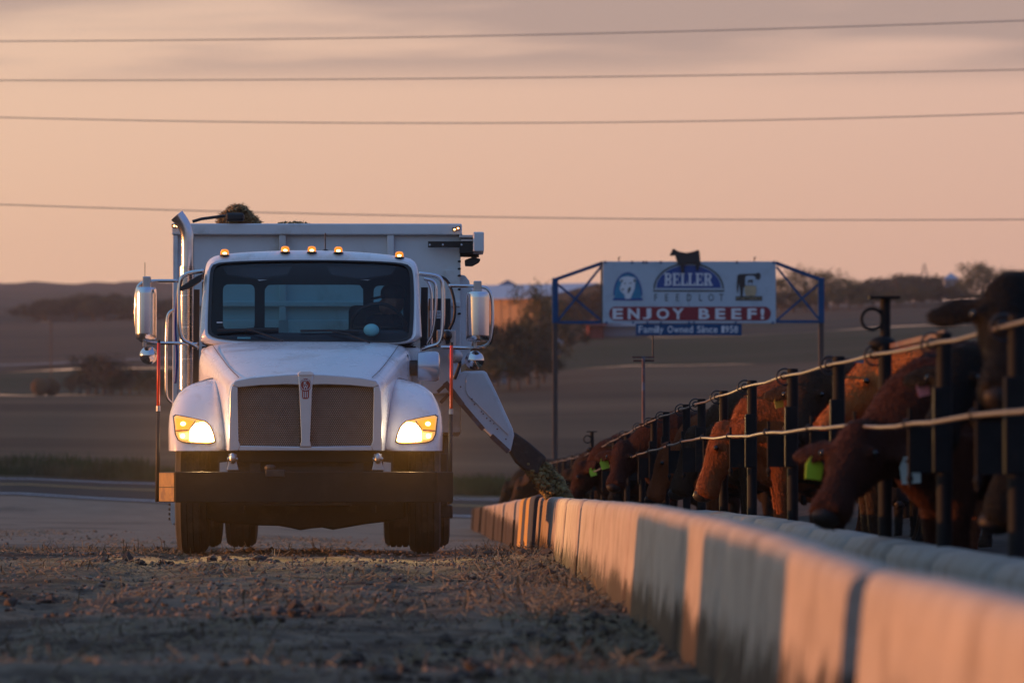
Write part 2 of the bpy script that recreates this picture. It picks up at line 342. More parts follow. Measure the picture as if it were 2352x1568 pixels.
VERGE = M('grass_verge', (.045,.05,.022), .95, var=.35, scale=2, col2=(.09,.07,.04), c2s=.4)
strip('grass_verge', np.linspace(176, 186, 8), VERGE, 0, amp=.1)
def field_mat(name, c1, c2, s, st=(.25,1,1), thr=(.4,.62)): return M(name, c1, .97, spec=.05, var=.16, scale=s*6, col2=c2, c2s=s, c2t=thr, stretch=st)
LOWER = field_mat('lower_field', (.078,.048,.029), (.145,.092,.052), .03, (.2,.7,.2), (.35,.68))
strip('field', np.linspace(186, 500, 60), LOWER, 0, amp=.25)
MIDG = field_mat('middle_field', (.042,.044,.022), (.062,.05,.03), .02, (.2,1,.2))
strip('field', np.linspace(500, 640, 24), MIDG, 0, amp=.5)
UPPER = field_mat('upper_field', (.105,.064,.040), (.075,.050,.034), .012, (.15,1,.2))
strip('field', np.linspace(640, 1320, 50), UPPER, 0, amp=.8)
HILL = field_mat('far_hills', (.05,.045,.032), (.075,.055,.04), .006)
strip('hills', np.linspace(1320, 3400, 60), HILL, 0, nu=140, amp=5)
TRACK = M('gravel_track', (.24,.2,.18), .95, var=.15)
def ribbon(name, pts, w, m, lift=.06):      # pts of (x, d)
    p = resample(pts+pts[-2:0:-1], 2*(len(pts)-1)*6)[:(len(pts)-1)*6+1]; v = []; f = []
    for i, (x, d) in enumerate(p):
        for k in (-1, 1): v.append((x, d+k*w/2, float(H(x, d+k*w/2))+lift))
        if i: f.append((2*i-2, 2*i-1, 2*i+1, 2*i))
    mb = MB(); mb.add(v, f); return tag(obj(name, mb, m), kind='structure')
ribbon('track', [(-75,690),(-52,690),(-34,712),(-25,742),(-14,770)], 9, TRACK, .25)

# ground litter: stones, clods and straw
def scatter_stones(name, n, smin, smax, m, xr, yr, dens=None):
    ico = bmesh.new(); bmesh.ops.create_icosphere(ico, subdivisions=1, radius=1); bv = np.array([v.co[:] for v in ico.verts]); bf = np.array([[v.index for v in f.verts] for f in ico.faces]); ico.free()
    x = rng.uniform(*xr, n); y = yr[0]+(yr[1]-yr[0])*rng.random(n)**.9
    keep = (x < .97)
    if dens is not None: keep &= dens(x, y)
    x, y = x[keep], y[keep]; n = len(x); s = smin*(smax/smin)**(rng.random(n)**2.2)
    v = bv[None]*(1+rng.uniform(-.28,.28,(n,len(bv),1)))*s[:,None,None]*rng.uniform(.6,1.25,(n,1,3))*np.array([1,1,.72])
    a = rng.uniform(0, 6.28, n); c, q = np.cos(a)[:,None], np.sin(a)[:,None]
    v = np.stack([v[...,0]*c-v[...,1]*q, v[...,0]*q+v[...,1]*c, v[...,2]], -1)
    v += np.stack([x, y, ground_z(x, y)+s*.28], -1)[:,None]
    f = (bf[None]+(np.arange(n)*len(bv))[:,None,None]).reshape(-1,3)
    me = mesh(name, v.reshape(-1,3), f); me.materials.append(m); o = bpy.data.objects.new(name, me); COL.objects.link(o); return o
STONE = M('gravel_stone', (.20,.15,.11), .85, spec=.15, var=.5, scale=9, col2=(.09,.065,.045), c2s=4)
CLOD = M('manure_clod', (.06,.042,.03), .95, var=.4, scale=12, bump=.6)
tag(scatter_stones('gravel', 17000, .006, .026, STONE, (-5.2,1), (12,53)), kind='stuff')
tag(scatter_stones('gravel', 700, .008, .028, STONE, (-9,1), (50,88)), kind='stuff')
tag(scatter_stones('clods', 4200, .015, .06, CLOD, (-2.6,1), (12,56), lambda x,y: NZ[0](x*1.1+9,y*.35) > .06), kind='stuff')
def straw(name, n, m, xr, yr, lmin, lmax, dens, zf=None, lift=.012, tilt=.5, w=.0035):
    x = rng.uniform(*xr, n); y = rng.uniform(*yr, n); k = dens(x, y); x, y = x[k], y[k]; n = len(x)
    z = (ground_z(x, y) if zf is None else zf(x, y))+rng.uniform(.002, lift, n)
    a = rng.uniform(0, 6.28, n); e = rng.normal(0, tilt, n); L = rng.uniform(lmin, lmax, n)
    d = np.stack([np.cos(a)*np.cos(e), np.sin(a)*np.cos(e), np.abs(np.sin(e))], -1)*L[:,None]; s = np.stack([-np.sin(a), np.cos(a), np.zeros(n)], -1)*w; up = np.tile([0,0,w*1.2], (n,1))
    p = np.stack([x, y, z], -1); v = np.stack([p-s, p+s, p+up, p+d-s, p+d+s, p+d+up], 1).reshape(-1,3)
    q = np.array([[0,1,4,3],[1,2,5,4],[2,0,3,5]]); f = (q[None]+(np.arange(n)*6)[:,None,None]).reshape(-1,4)
    me = mesh(name, v, f); me.materials.append(m); o = bpy.data.objects.new(name, me); COL.objects.link(o); return o
STRAW = M('straw', (.20,.15,.085), .85, var=.4, scale=20, col2=(.13,.09,.05), c2s=3)
tag(straw('straw_litter', 15000, STRAW, (-4.5,.96), (12,54), .03, .12, lambda x,y: (NZ[1](x*.8,y*.35)+.35*NZ[2](x*3,y*3)+.22*np.exp(-((x-.6)/.5)**2)) > .02), kind='stuff')
tag(straw('straw_litter', 1800, STRAW, (.3,.97), (14,54), .04, .15, lambda x,y: NZ[3](x*2,y*.8) > -.1, lift=.02, tilt=.45), kind='stuff')

tag(straw('straw_litter', 5000, STRAW, (-7,.96), (53,84), .02, .09, lambda x,y: (NZ[1](x*.5,y*.12)+.2*NZ[2](x*2,y)) > .05, tilt=.25), kind='stuff')
# verge grass tufts by the road
def tufts(name, n, xr, dr, h0, h1, m, nb=9):
    x = rng.uniform(*xr, n); d = rng.uniform(*dr, n); z = H(x, d); v = []; f = []
    for i in range(n):
        hh = rng.uniform(h0, h1)
        for b in range(nb):
            a = rng.uniform(0, 6.28); r = rng.uniform(0,.25); lean = rng.uniform(0,.4); bx, by = x[i]+r*math.cos(a), d[i]+r*math.sin(a); k = len(v); w = .035
            v += [(bx-w,by,z[i]-.05),(bx+w,by,z[i]-.05),(bx,by+w,z[i]-.05),(bx+lean*math.cos(a)*hh,by+lean*math.sin(a)*hh,z[i]+hh*rng.uniform(.6,1))]; f += [(k,k+1,k+3),(k+1,k+2,k+3),(k+2,k,k+3)]
    mb = MB(); mb.add(v, f); return tag(obj(name, mb, m, fix=False), kind='stuff')
GRASS = M('grass_blades', (.06,.075,.022), .9, var=.4, scale=1, col2=(.13,.10,.05), c2s=.15)
tufts('grass', 1500, (-16,-8), (177.5,185), .15, .5, GRASS); tufts('grass', 1500, (-1,14), (177.5,186), .2, .6, GRASS); tufts('grass', 250, (-14,-9), (178,181), .4, .9, GRASS)

# ------------------------------------------------------------------ feed bunk: wall, trough, curb
def curve(tab): 
    a = np.array(tab, float); return lambda d: float(np.interp(d, a[:,0], a[:,1]))
wall_top = curve([(3,.37),(10,.393),(13.2,.398),(15.6,.425),(20.9,.469),(27.8,.494),(38.4,.485),(56,.465)])
def wall_seg(d0, d1, top, m, label, grp, gap=.008, g0=None, ox=0.0):
    mb = MB(); e = .03; g0 = gap if g0 is None else g0; ds = [d0+g0, d0+g0+e]+list(np.linspace(d0+g0+e, d1-gap-e, max(2, int((d1-d0)/.5)))[1:-1])+[d1-gap-e, d1-gap]
    rings = []
    for i, d in enumerate(ds):
        t = top(d); b = float(H(1, d))-.25; k = .018 if i in (0, len(ds)-1) else 0; j = rng.normal(0,.0022)
        pr = [(.945,b),(.955,b+.30),(.985+j,t-.10),(.992+j,t-.045),(1.005+j,t-.015),(1.03,t-.002),(1.075,t+rng.normal(0,.003)),(1.12,t-.004),(1.145,t-.03),(1.16,b)]
        rings.append([(1.05+ox+(x-1.05)*(1-k*4), d, z-(k if z > b+.2 else 0)) for x, z in pr])
    mb.loft(rings); o = obj('bunk_wall_block', mb, m, smooth=50)
    return tag(o, label, 'barrier', grp)
JO = [4.0, 7.05, 10.1, 13.2, 16.3, 19.4, 22.5, 25.6, 28.7, 31.8, 35.1, 38.4, 41.0, 42.8, 45.8, 48.8, 51.8, 54.8]
ORD = ['first','second','third','fourth','fifth','sixth','seventh','eighth','ninth','tenth','eleventh','twelfth','thirteenth','fourteenth','fifteenth','sixteenth','seventeenth','eighteenth','nineteenth','twentieth']+['twenty'+k for k in ('-first','-second','-third','-fourth','-fifth','-sixth','-seventh','-eighth','-ninth')]+['thirtieth']
for i, (a, b) in enumerate(zip(JO, JO[1:])):
    if i == 0: lab = 'out of focus concrete bunk wall block cut off by the bottom edge'
    elif i == 1: lab = 'sunlit concrete bunk wall block at the bottom right corner'
    elif i == 2: lab = 'sunlit concrete bunk wall block just in front of the wide dark joint'
    elif i == 3: lab = 'concrete bunk wall block half lit, just behind the wide dark joint'
    elif i == 4: lab = 'grey shaded concrete bunk wall block between two sunlit ones'
    elif i == 5: lab = 'concrete bunk wall block crossed by the narrow strip of sunlight'
    elif i == 6: lab = 'grey shaded concrete bunk wall block before the long orange stretch'
    elif i == 7: lab = 'concrete bunk wall block where the long orange stretch begins'
    elif i == len(JO)-2: lab = 'rounded end block of the near concrete bunk wall under the feed spout'
    else: lab = '%s orange sunlit concrete bunk wall block, counted from the rounded end under the spout' % ORD[len(JO)-2-i]
    wide = {13.2:.22, 10.1:.05, 38.4:.16, 42.8:.16, 22.5:.06}.get(a, .009)
    wall_seg(a, b, wall_top, CONC, lab, 'concrete feed bunk wall blocks', .007, wide, {13.2:-.028, 38.4:-.012, 42.8:-.01, 22.5:-.006}.get(a, 0) if wide > .02 else float(rng.normal(0,.002)))
far_top = lambda d: float(H(1, d))+.575
for a, b, m, lab in ((57.2, 59.6, BLACKP, 'black painted end of the far bunk wall beside the gap under the spout'), (59.65, 61.9, YELLOWP, 'yellow painted piece of the far bunk wall between two black pieces'),
                     (61.95, 64.3, BLACKP, 'black painted piece of the far bunk wall behind the yellow one'), (64.35, 66.6, YELLOWP, 'yellow painted piece of the far bunk wall joining the bare blocks')):
    wall_seg(a, b, far_top, m, lab, 'concrete feed bunk wall blocks', .01)
a = 66.7; fk = 0
while a < 152:
    wall_seg(a, a+3.05, far_top, CONC, '%s pale block of the far bunk wall, counted from its yellow painted end' % ORD[fk] if a+3.1 < 152 else 'last block of the far bunk wall nearest the highway', 'concrete feed bunk wall blocks', .02, .06, float(rng.normal(0,.012))); a += 3.05; fk += 1
mb = MB(); dd = np.linspace(4, 152, 120); mb.loft([[(1.162,d,float(H(1,d))-.2),(1.162,d,float(H(1,d))+.10),(2.05,d,float(H(1,d))+.13),(2.05,d,float(H(1,d))-.2)] for d in dd])
tag(obj('trough_floor', mb, CURBM), kind='structure')
mb = MB(); rings = []
for d in np.linspace(12, 118, 300):
    b = float(H(1,d)); hgt = .16+.10*NZ[1](d*.6, 3)+.06*NZ[2](d*2.1,1)+(.16*math.exp(-((d-51.5)/1.6)**2))
    rings.append([(1.18,d,b+.09),(1.3,d,b+.13+hgt*.55+.04*rng.random()),(1.5,d,b+.13+hgt*.9+.05*rng.random()),(1.72,d,b+.13+hgt*.7+.05*rng.random()),(1.95,d,b+.13+hgt*.3),(2.04,d,b+.12)])
mb.loft(rings); tag(obj('feed_in_trough', mb, TIRED, smooth=True), kind='stuff')
curb_top = lambda d: float(np.interp(d, [18,21,28,36,45,60], [.30,.315,.335,.375,.38,.32])) if d < 60 else float(H(2.2,d))+.43
cj = [18.6, 20.95, 23.5, 25.9, 28.6, 31.4, 34.2, 37.0, 39.8, 42.6, 45.4, 48.2, 51, 53.8, 56.6]
for i, (a, b) in enumerate(zip(cj, cj[1:])):
    mb = MB(); rings = []
    for d, k in ((a+.02,.05),(a+.06,.015),(a+.15,0),(b-.15,0),(b-.06,.015),(b-.02,.05)):
        t = curb_top(d)-k; rings.append([(2.03,d,-.4),(2.04+k,d,t-.06),(2.08+k,d,t-.01),(2.18,d,t+rng.normal(0,.005)),(2.27-k,d,t-.01),(2.31-k,d,t-.06),(2.33,d,-.4)])
    mb.loft(rings); lab = ['low concrete curb block behind the trough at the foot of the nearest black cow','low grey curb block behind the trough between the nearest fence posts'][min(i,1)] if i < 2 else '%s low curb block under the fence posts, counted away from the nearest black cow' % ORD[i]
    tag(obj('curb_block', mb, CURBM, smooth=50), lab, 'curb', 'low curb blocks behind the trough')
mb = MB(); mb.loft([[(2.03,d,float(H(2.2,d))-.4),(2.04,d,curb_top(d)),(2.32,d,curb_top(d)),(2.33,d,float(H(2.2,d))-.4)] for d in np.linspace(56.7,151,50)])
tag(obj('curb_block', mb, CURBM), 'long low concrete curb under the far end of the feed fence', 'curb', 'low curb blocks behind the trough')

# ------------------------------------------------------------------ feed fence: posts, sleeves, rings, two cables
FX = 2.2
top_c = curve([(15,1.20),(21.3,1.19),(23.8,1.196),(28.3,1.232),(31.2,1.245),(38.6,1.268),(54.2,1.23),(61.8,1.177),(81,1.0),(112,.96),(151,.80)])
low_c = curve([(15,.85),(21.4,.857),(25.2,.853),(28.75,.89),(38.6,.92),(45,.95),(56.8,.89),(67.5,.796),(75.6,.733),(89,.66),(146,.53)])
fence = empty('feed_fence', (FX, 21, 0)); tag(fence, 'long pipe post feed fence with two cables along the cattle pen', 'fence')
def W2(o, root): o.matrix_parent_inverse = Matrix.Translation(-root.location)   # parts written in world coordinates
def wpart(name, mb, m, root, **k):
    o = obj(name, mb, m, None, **k); par = root
    o.parent = par
    base = par
    while base.parent: base = base.parent
    if par is base: o.matrix_parent_inverse = Matrix.Translation(-base.location)
    return o
pd = [15.3, 18.6, 21.5, 24.57, 27.8, 31.0, 35.0, 39.5, 43.4, 47.0, 49.8, 54.2, 57.3, 60.5, 65.3, 69.8, 74.7, 80, 86, 91, 97, 102, 107, 112.5, 118, 123.5, 129, 134.5, 140, 145.5, 150.5]
for i, d in enumerate(pd):
    t = top_c(d); zb = curb_top(d)-.05 if d > 18 else float(H(FX,d))-.1
    p = wpart('post', MB().tube([(FX,d,zb),(FX,d,t+.045)], .034, 12), POSTM, fence, smooth=40, bevel=.004)
    if d < 112:
        s = MB().box(FX-.048,FX+.026,d-.04,d+.04,t-.56,t-.19); wpart('sleeve', s, POSTM, p, bevel=.006)
        q = MB().box(FX-.145,FX-.054,d-.012,d+.012,t-.56,t-.36); q.tube([(FX-.15,d,t-.62),(FX-.15,d,t-.28)], .009, 6); q.ell((FX-.15,d-.01,t-.585), (.016,.016,.022), 8, 6)
        wpart('latch_plate', q, POSTM, p)
        wpart('ring', MB().torus((FX-.05,d,t-.005), .050, .0055, 'y', 18, 6), TIEM, p, smooth=True)
def cable(fn, name, r, x):
    ds = np.linspace(15.2, 150.5, 150); pts = []
    for k, d in enumerate(ds):
        j = min(range(len(pd)), key=lambda q: abs(pd[q]-d)); pts.append((x+.002*math.sin(d*2.1), d, fn(d)+.0012*math.sin(d*3.7)-.012*min(1,abs(pd[j]-d)/2)))
    o = wpart(name, MB().tube(pts, r, 8), CABLE, fence, smooth=True); return o
c1 = cable(top_c, 'cable', .0085, FX-.052); c2 = cable(low_c, 'cable', .009, FX-.16)
mb = MB()
for d in pd:
    if d < 90: mb.torus((FX-.052, d+.02, top_c(d)), .020, .006, 'y', 10, 5); mb.torus((FX-.16, d, low_c(d)), .018, .006, 'y', 10, 5)
tag(wpart('tie_clamps', mb, TIEM, fence, smooth=True), kind='stuff')
for d, zt in ((27.8, 1.50), (80, 1.31)):
    mb = MB().tube([(FX+.005,d+.05,top_c(d)-.02),(FX+.005,d+.05,zt)], .026, 10); mb.box(FX-.075,FX+.075,d-.01,d+.11,zt,zt+.012)
    mb.ell((FX-.01,d+.03,top_c(d)+.05),(.07,.06,.04)); mb.torus((FX-.06,d+.04,zt-.10), .052, .008, 'y', 18, 6)
    wpart('extension_pipe', mb, POSTM, fence, smooth=40)
mb = MB().bar(P(1893,822,31.8), P(1985,830,31.8), .02); mb.bar(P(2015,803,28.6), P(2150,780,25.2)+Vector((.05,0,.03)), .024); wpart('brace_bar', mb, RUST, fence)
mb = MB().tube([P(1393,1022,72), P(1474,1028,72)], .035, 10); wpart('brace_pipe', mb, POSTM, fence, smooth=True)
sp = empty('standpipe', (P(1478,1000,63).x, 63, float(H(2.6,63)))); tag(sp, 'thin rusty standpipe with a T bar on top, below the blue sign strip', 'standpipe')
b0 = P(1478,822,63); wpart('pipe', MB().tube([(b0.x,63,float(H(2.6,63))-.2),(b0.x,63,b0.z)], .019, 10), RUST, sp, smooth=True)
mb = MB().bar(P(1452,820,63), P(1503,820,63), .02); mb.bar(P(1455,828,63)+Vector((0,.03,0)), P(1503,828,63)+Vector((0,.03,0)), .02); wpart('cross_bar', mb, RUST, sp)
wpart('upright_rod', MB().tube([P(1500,822,63), P(1500,770,63)], .008, 6), TIEM, sp)

# ------------------------------------------------------------------ the feed truck
truck = empty('feed_truck', (TX, TY, 0)); tag(truck, 'white feed mixer truck with lit headlights unloading feed over the bunk wall', 'truck')
def tp(name, mb, m, parent=None, **k): return obj(name, mb, m, parent or truck, **k)
def mir(px): return 1404-px
# hood
def sec(pts, yl): return [T(px, py, yl) for px, py in pts]
def sym(h): return h+[(mir(x), y) for x, y in h[::-1][1:]]        # left half up to the centre line, mirrored
Hs = [(.235, [(534,1035),(532,990),(531,940),(532,895),(543,876),(575,868),(620,864),(660,861),(702,860)]),
      (.30, [(522,1035),(522,990),(521,935),(523,888),(538,871),(575,863),(620,859),(660,857),(702,856)]),
      (.75, [(512,1030),(510,985),(505,920),(503,868),(518,851),(560,840),(610,836),(655,834),(702,833)]),
      (1.25, [(497,1020),(492,970),(485,890),(483,838),(497,818),(545,808),(605,804),(655,803),(702,803)]),
      (1.70, [(470,1010),(462,960),(458,870),(458,815),(474,793),(530,786),(600,784),(655,784),(702,784)]),
      (1.85, [(466,1010),(460,960),(457,870),(457,815),(473,792),(530,784),(600,782),(655,782),(702,782)])]
mb = MB(); mb.loft([sec(sym(h), y) for y, h in Hs], closed=False, cap0=False, cap1=False)
hood = tp('hood', mb, WHITE, smooth=True, sub=2)
for sgn in (0, 1):
    L = [T(*((mir(px) if sgn else px), py-1.5), yl) for px, py, yl in ((487,792,1.70),(505,818,1.25),(527,847,.78),(549,868,.30))]
    tp('hood_seam', MB().tube(L[:1]+L[1:], .0025, 6, 1), BLACK, hood)
# grille surround
def pr(pts, y0, y1):
    return [T(x, y, y0) for x, y in pts], y1-y0
gs = MB()
for pts, y0 in (([(527,1035),(527,960),(529,900),(533,885),(546,888),(546,905),(548,1012),(552,1024),(548,1035)], .20), ([(533,885),(540,874),(575,867),(620,863),(660,860),(690,859),(690,884),(660,883),(600,885),(546,890)], .196),
                ([(548,1035),(549,1023),(688,1025),(702,1024),(702,1035)], .203)):
    for s in (0, 1):
        q = [((mir(x) if s else x), y) for x, y in pts]; gs.prism3([T(x, y, y0) for x, y in q], (0, .12, 0))
gs.prism3([T(x, y, .185) for x, y in ((685,858),(719,858),(717,900),(712,1012),(716,1026),(688,1026),(692,1012),(687,900))], (0,.12,0))
surround = tp('grille_surround', gs, SILVER, hood, bevel=.007, smooth=35)
tp('grille_cap', MB().prism3([T(x,y,.17) for x,y in ((684,862),(684,856),(690,852),(714,852),(720,856),(720,862))], (0,.2,0)), WHITE, hood, bevel=.006)
def hexpanel(x0, x1, y0, y1, yl):
    a, b = T(x0, y1, yl), T(x1, y0, yl); mb = MB(); pitch = .0172; vr = pitch*.866; nr = int((b.z-a.z)/vr)+1
    for r in range(nr):
        for c in range(int((b.x-a.x)/pitch)+1):
            cx = a.x+pitch*(c+.5*(r % 2)); cz = a.z+vr*r
            if cx > b.x: continue
            bow = .03*(1-((cx-(a.x+b.x)/2)/((b.x-a.x)/2))**2)
            o = [(cx+.0099*math.cos(R(30+60*k)), yl-bow, cz+.0099*math.sin(R(30+60*k))) for k in range(6)]; i = [(cx+.0063*math.cos(R(30+60*k)), yl-bow+.001, cz+.0063*math.sin(R(30+60*k))) for k in range(6)]; i2 = [(p[0],p[1]+.008,p[2]) for p in i]
            mb.add(o+i+i2, [(k,(k+1)%6,6+(k+1)%6,6+k) for k in range(6)]+[(6+k,6+(k+1)%6,12+(k+1)%6,12+k) for k in range(6)])
    return mb
for x0, x1 in ((547,688),(716,857)):
    o = tp('grille_mesh', hexpanel(x0, x1, 888, 1023, .27), GRILLEM, hood, fix=False); tag(o, kind='stuff')
tp('radiator', MB().box(T(546,900,.33).x, T(858,900,.33).x, .31, .36, T(0,1060,.33).z, T(0,884,.33).z), DARKBACK)
# badge: red oval with letters and stripes
def letters(parent, items, m, place, depth=.004, bold=.0, name='lettering'):
    vs = MB()
    for ch, x0, x1, y0, y1 in items:
        cu = bpy.data.curves.new('t', 'FONT'); cu.body = ch; cu.offset = bold; cu.resolution_u = 3; o = bpy.data.objects.new('t', cu); COL.objects.link(o)
        bpy.context.view_layer.update(); dg = bpy.context.evaluated_depsgraph_get(); me = bpy.data.meshes.new_from_object(o.evaluated_get(dg))
        v = np.array([p.co[:] for p in me.vertices]); lo, hi = v.min(0), v.max(0); sz = np.maximum(hi-lo, 1e-6)
        bm = bmesh.new(); bm.from_mesh(me); r = bmesh.ops.extrude_face_region(bm, geom=bm.faces[:]); ex = {e for e in r['geom'] if isinstance(e, bmesh.types.BMVert)}
        bm.verts.index_update(); off = len(vs.v)
        for q in bm.verts:
            a = (q.co.x-lo[0])/sz[0]; b = (q.co.y-lo[1])/sz[1]; p = Vector(place(x0+(x1-x0)*a, y1+(y0-y1)*b))
            if q in ex: p.y -= depth
            vs.v.append(tuple(p))
        for f in bm.faces: vs.f.append(tuple(off+q.index for q in f.verts))
        bm.free(); bpy.data.objects.remove(o); bpy.data.curves.remove(cu); bpy.data.meshes.remove(me)
    return obj(name, vs, m, parent, fix=True)
ov = [(702+13*math.cos(R(a)), 884+15*math.sin(R(a))) for a in range(0,360,15)]
badge = tp('badge', MB().prism3([T(x,y,.180) for x,y in ov], (0,.012,0)).prism3([T(x,y,.181) for x,y in ((694,896),(710,896),(710,912),(707,916),(697,916),(694,912))], (0,.01,0)), RED, hood, bevel=.002)
bb = MB()
for k in range(3): bb.prism3([T(x,y,.178) for x,y in ((697+k*4,899),(698.6+k*4,899),(698.6+k*4,913),(697+k*4,913))], (0,.004,0))
bb.torus((T(702,884,.178).x,.178,T(702,884,.178).z), .042, .0025, 'y', 24, 4)
for k in range(3): bb.ell(T(696.5+k*5.5,872.5,.176), (.005,.004,.006), 8, 6)
tp('badge_trim', bb, WHITEP, badge)
letters(badge, [('K',698,706,875,884),('W',696.5,707.5,884.5,894)], WHITEP, lambda x,y: T(x,y,.179), .003, .01)
# fenders
FO = [(388,1035),(387,985),(390,950),(398,926),(412,901),(432,886),(460,875),(482,868),(494,867),(505,876),(515,905),(522,950),(529,1000),(531,1035)]
def fender(s):
    pts = [((mir(x) if s else x), y) for x, y in FO]; o = resample([(x,y,0) for x,y in pts], 48)[:,:2]; cx = mir(455) if s else 455; rings = []
    for sc_, yl in ((.04,.42),(.4,.425),(.66,.44),(.82,.475),(.91,.53),(.96,.60),(.99,.72),(1,.9),(1,1.3),(.985,1.9)):
        ring = []
        for x, y in o:
            X_ = cx+(x-cx)*sc_; Y_ = 1035+(y-1035)*sc_ if y < 1034 else 1035
            lean = .42*((1035-Y_)/168)**1.5 if yl < 1.2 else 0
            ring.append(T(X_, Y_, yl+lean*(1 if yl < .8 else .5)))
        rings.append(ring)
    return MB().loft(rings, True, False)
def project(bvh, pts, off, yl=.5):
    out = []
    for x, y in pts:
        q = T(x, y, yl); o = Vector((q.x, -2, q.z)); d = (q-Vector((-TX, -TY, EYE))).normalized(); o = Vector((-TX,-TY,EYE))+d*(TY-1)
        h = bvh.ray_cast(o, d); p = h[0] if h[0] is not None else q
        out.append(p-d*off)
    return out
def patch(bvh, poly, off, thick=.012, n=40):
    o = resample([(x,y,0) for x,y in poly], n)[:,:2]; c = o.mean(0); rings = [project(bvh, c+(o-c)*s, off) for s in (.02,.35,.65,.88,1.0)]
    back = [p+Vector((0,off+thick,0)) for p in rings[-1]]; return MB().loft(rings+[back], True, False)
HEAD = EM('headlamp_glow', (1,.80,.52), 30); HEAD2 = EM('headlamp_small', (1,.60,.18), 1.7); AMB = EM('turn_signal', (1,.33,.02), 1.15); MARK = EM('marker_glow', (.95,.27,.012), .95); CORE = EM('bulb_core', (1,.72,.30), 6.0)
HB = M('headlamp_bezel', (.10,.085,.07), .25, .6); LENSH = EM('headlamp_reflector', (1,.46,.10), .7)
for s in (0, 1):
    mb = fender(s); fd = tp('fender', mb, WHITE, smooth=55)
    bvh = BVHTree.FromPolygons([Vector(v) for v in mb.v], mb.f); q = lambda pts: [((mir(x) if s else x), y) for x, y in pts]
    HLP = [(397,955),(402,951),(440,958),(474,966),(486,979),(494,1000),(497,1016),(482,1020),(425,1017),(409,1012),(402,998)]
    hl = tp('headlight', patch(bvh, q(HLP), .012), HB, smooth=40)
    c = np.array(HLP).mean(0); tp('housing', patch(bvh, q([tuple(c+(np.array(p)-c)*.93) for p in HLP]), .018, .005), LENSH, hl, smooth=40)
    tp('main_lamp', patch(bvh, q([(440,984),(450,972),(469,969),(481,979),(489,997),(492,1013),(455,1013),(437,1012),(436,993)]), .026, .008), HEAD, hl, smooth=40)
    tp('turn_signal', patch(bvh, q([(404,960),(418,961),(446,967),(438,981),(434,984),(407,987)]), .024, .006), AMB, hl, smooth=40)
    tp('low_lamp', patch(bvh, q([(411,994),(433,992),(434,1008),(425,1009),(414,1005)]), .024, .006), HEAD2, hl, smooth=40)
    tp('bulb', MB().ell(project(bvh, q([(421,973)]), .032)[0], (.022,.01,.018), 10, 8).ell(project(bvh, q([(420,1001)]), .032)[0], (.02,.01,.02), 10, 8), CORE, hl, smooth=True); tp('lamp_divider', MB().tube(project(bvh, q([(405,989),(420,988),(434,987),(441,978),(449,967)]), .034), .006, 6), HB, hl)
    spl = bpy.data.lights.new('headlight_beam', 'SPOT'); spl.energy = 550; spl.color = (1,.60,.22); spl.spot_size = R(84); spl.spot_blend = 1; spl.shadow_soft_size = .06
    so_ = bpy.data.objects.new('headlight_beam', spl); COL.objects.link(so_); so_.parent = truck; a = project(bvh, q([(465,995)]), .12)[0]; so_.location = a
    so_.rotation_euler = Vector((0,1,.03)).to_track_quat('Z','Y').to_euler()
# bumper
zt, zb = T(0,1083,0).z, T(0,1153,0).z; xl, xr = T(403,0,0).x, T(1004,0,0).x; ol, orr = T(366,0,.28).x, T(1041,0,.28).x
plan = [(ol,.28),(xl,0),(xr,0),(orr,.28),(orr-.02,.36),(xr-.03,.16),(xl+.03,.16),(ol+.02,.36)]
mb = MB().add([(x,y,z) for z in (zb,zt) for x,y in plan], [tuple(range(8)), tuple(range(8,16))[::-1]]+[(i,(i+1)%8,8+(i+1)%8,8+i) for i in range(8)])
bump = tp('bumper', mb, BUMPERM, bevel=.006)
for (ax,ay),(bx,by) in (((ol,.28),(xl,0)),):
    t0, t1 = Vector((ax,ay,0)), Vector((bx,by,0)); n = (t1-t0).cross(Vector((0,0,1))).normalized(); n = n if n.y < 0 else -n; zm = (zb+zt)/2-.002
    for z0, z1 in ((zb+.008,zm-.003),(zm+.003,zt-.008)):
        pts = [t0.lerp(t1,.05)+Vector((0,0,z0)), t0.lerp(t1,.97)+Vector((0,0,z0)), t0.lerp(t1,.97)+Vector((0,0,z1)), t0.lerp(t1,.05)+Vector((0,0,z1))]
        tp('sun_glint_panel', MB().prism3([p+n*.001 for p in pts], n*.006), SUNGOLD, bump)  # painted sun glint on the left swept end, no real tape
for px in (535, 868):
    tp('tow_hook', MB().prism3([T(x+px,y,.24) for x,y in ((-9,1042),(9,1042),(9,1062),(14,1080),(-14,1080),(-10,1062))], (0,.07,0)).tube([T(px-12,1054,.22), T(px+12,1054,.22)], .018, 8).ell(T(px,1052,.20), (.03,.03,.045)), STEEL, bump, bevel=.006)
    tp('tow_plate', MB().prism3([T(x+px,y,.30) for x,y in ((-30,1062),(-12,1060),(-12,1083),(-30,1083))] if px < 700 else [T(x+px,y,.30) for x,y in ((12,1060),(30,1062),(30,1083),(12,1083))], (0,.02,0)), STEEL, bump)
tp('step_pad', MB().box(T(610,0,0).x,T(655,0,0).x,-.02,.1,T(0,1096,0).z,T(0,1078,0).z).ell(T(621,1074,.03),(.05,.05,.03)), DIRTYK, bump, bevel=.01)
mb = MB()
for k in range(7): x = 575+k*42; mb.bar(T(x,1038,.5), T(x,1085,.5), .03)
mb.bar(T(530,1062,.46), T(874,1062,.46), .05); mb.bar(T(520,1078,.42), T(884,1078,.42), .05); mb.box(T(640,0,.42).x,T(840,0,.42).x,.42,.5,T(0,1082,.42).z,T(0,1070,.42).z)
mb.box(T(500,0,.6).x,T(904,0,.6).x,.60,.66,T(0,1160,.6).z,T(0,1036,.6).z)
tp('front_crossmember', mb, DIRTYK)
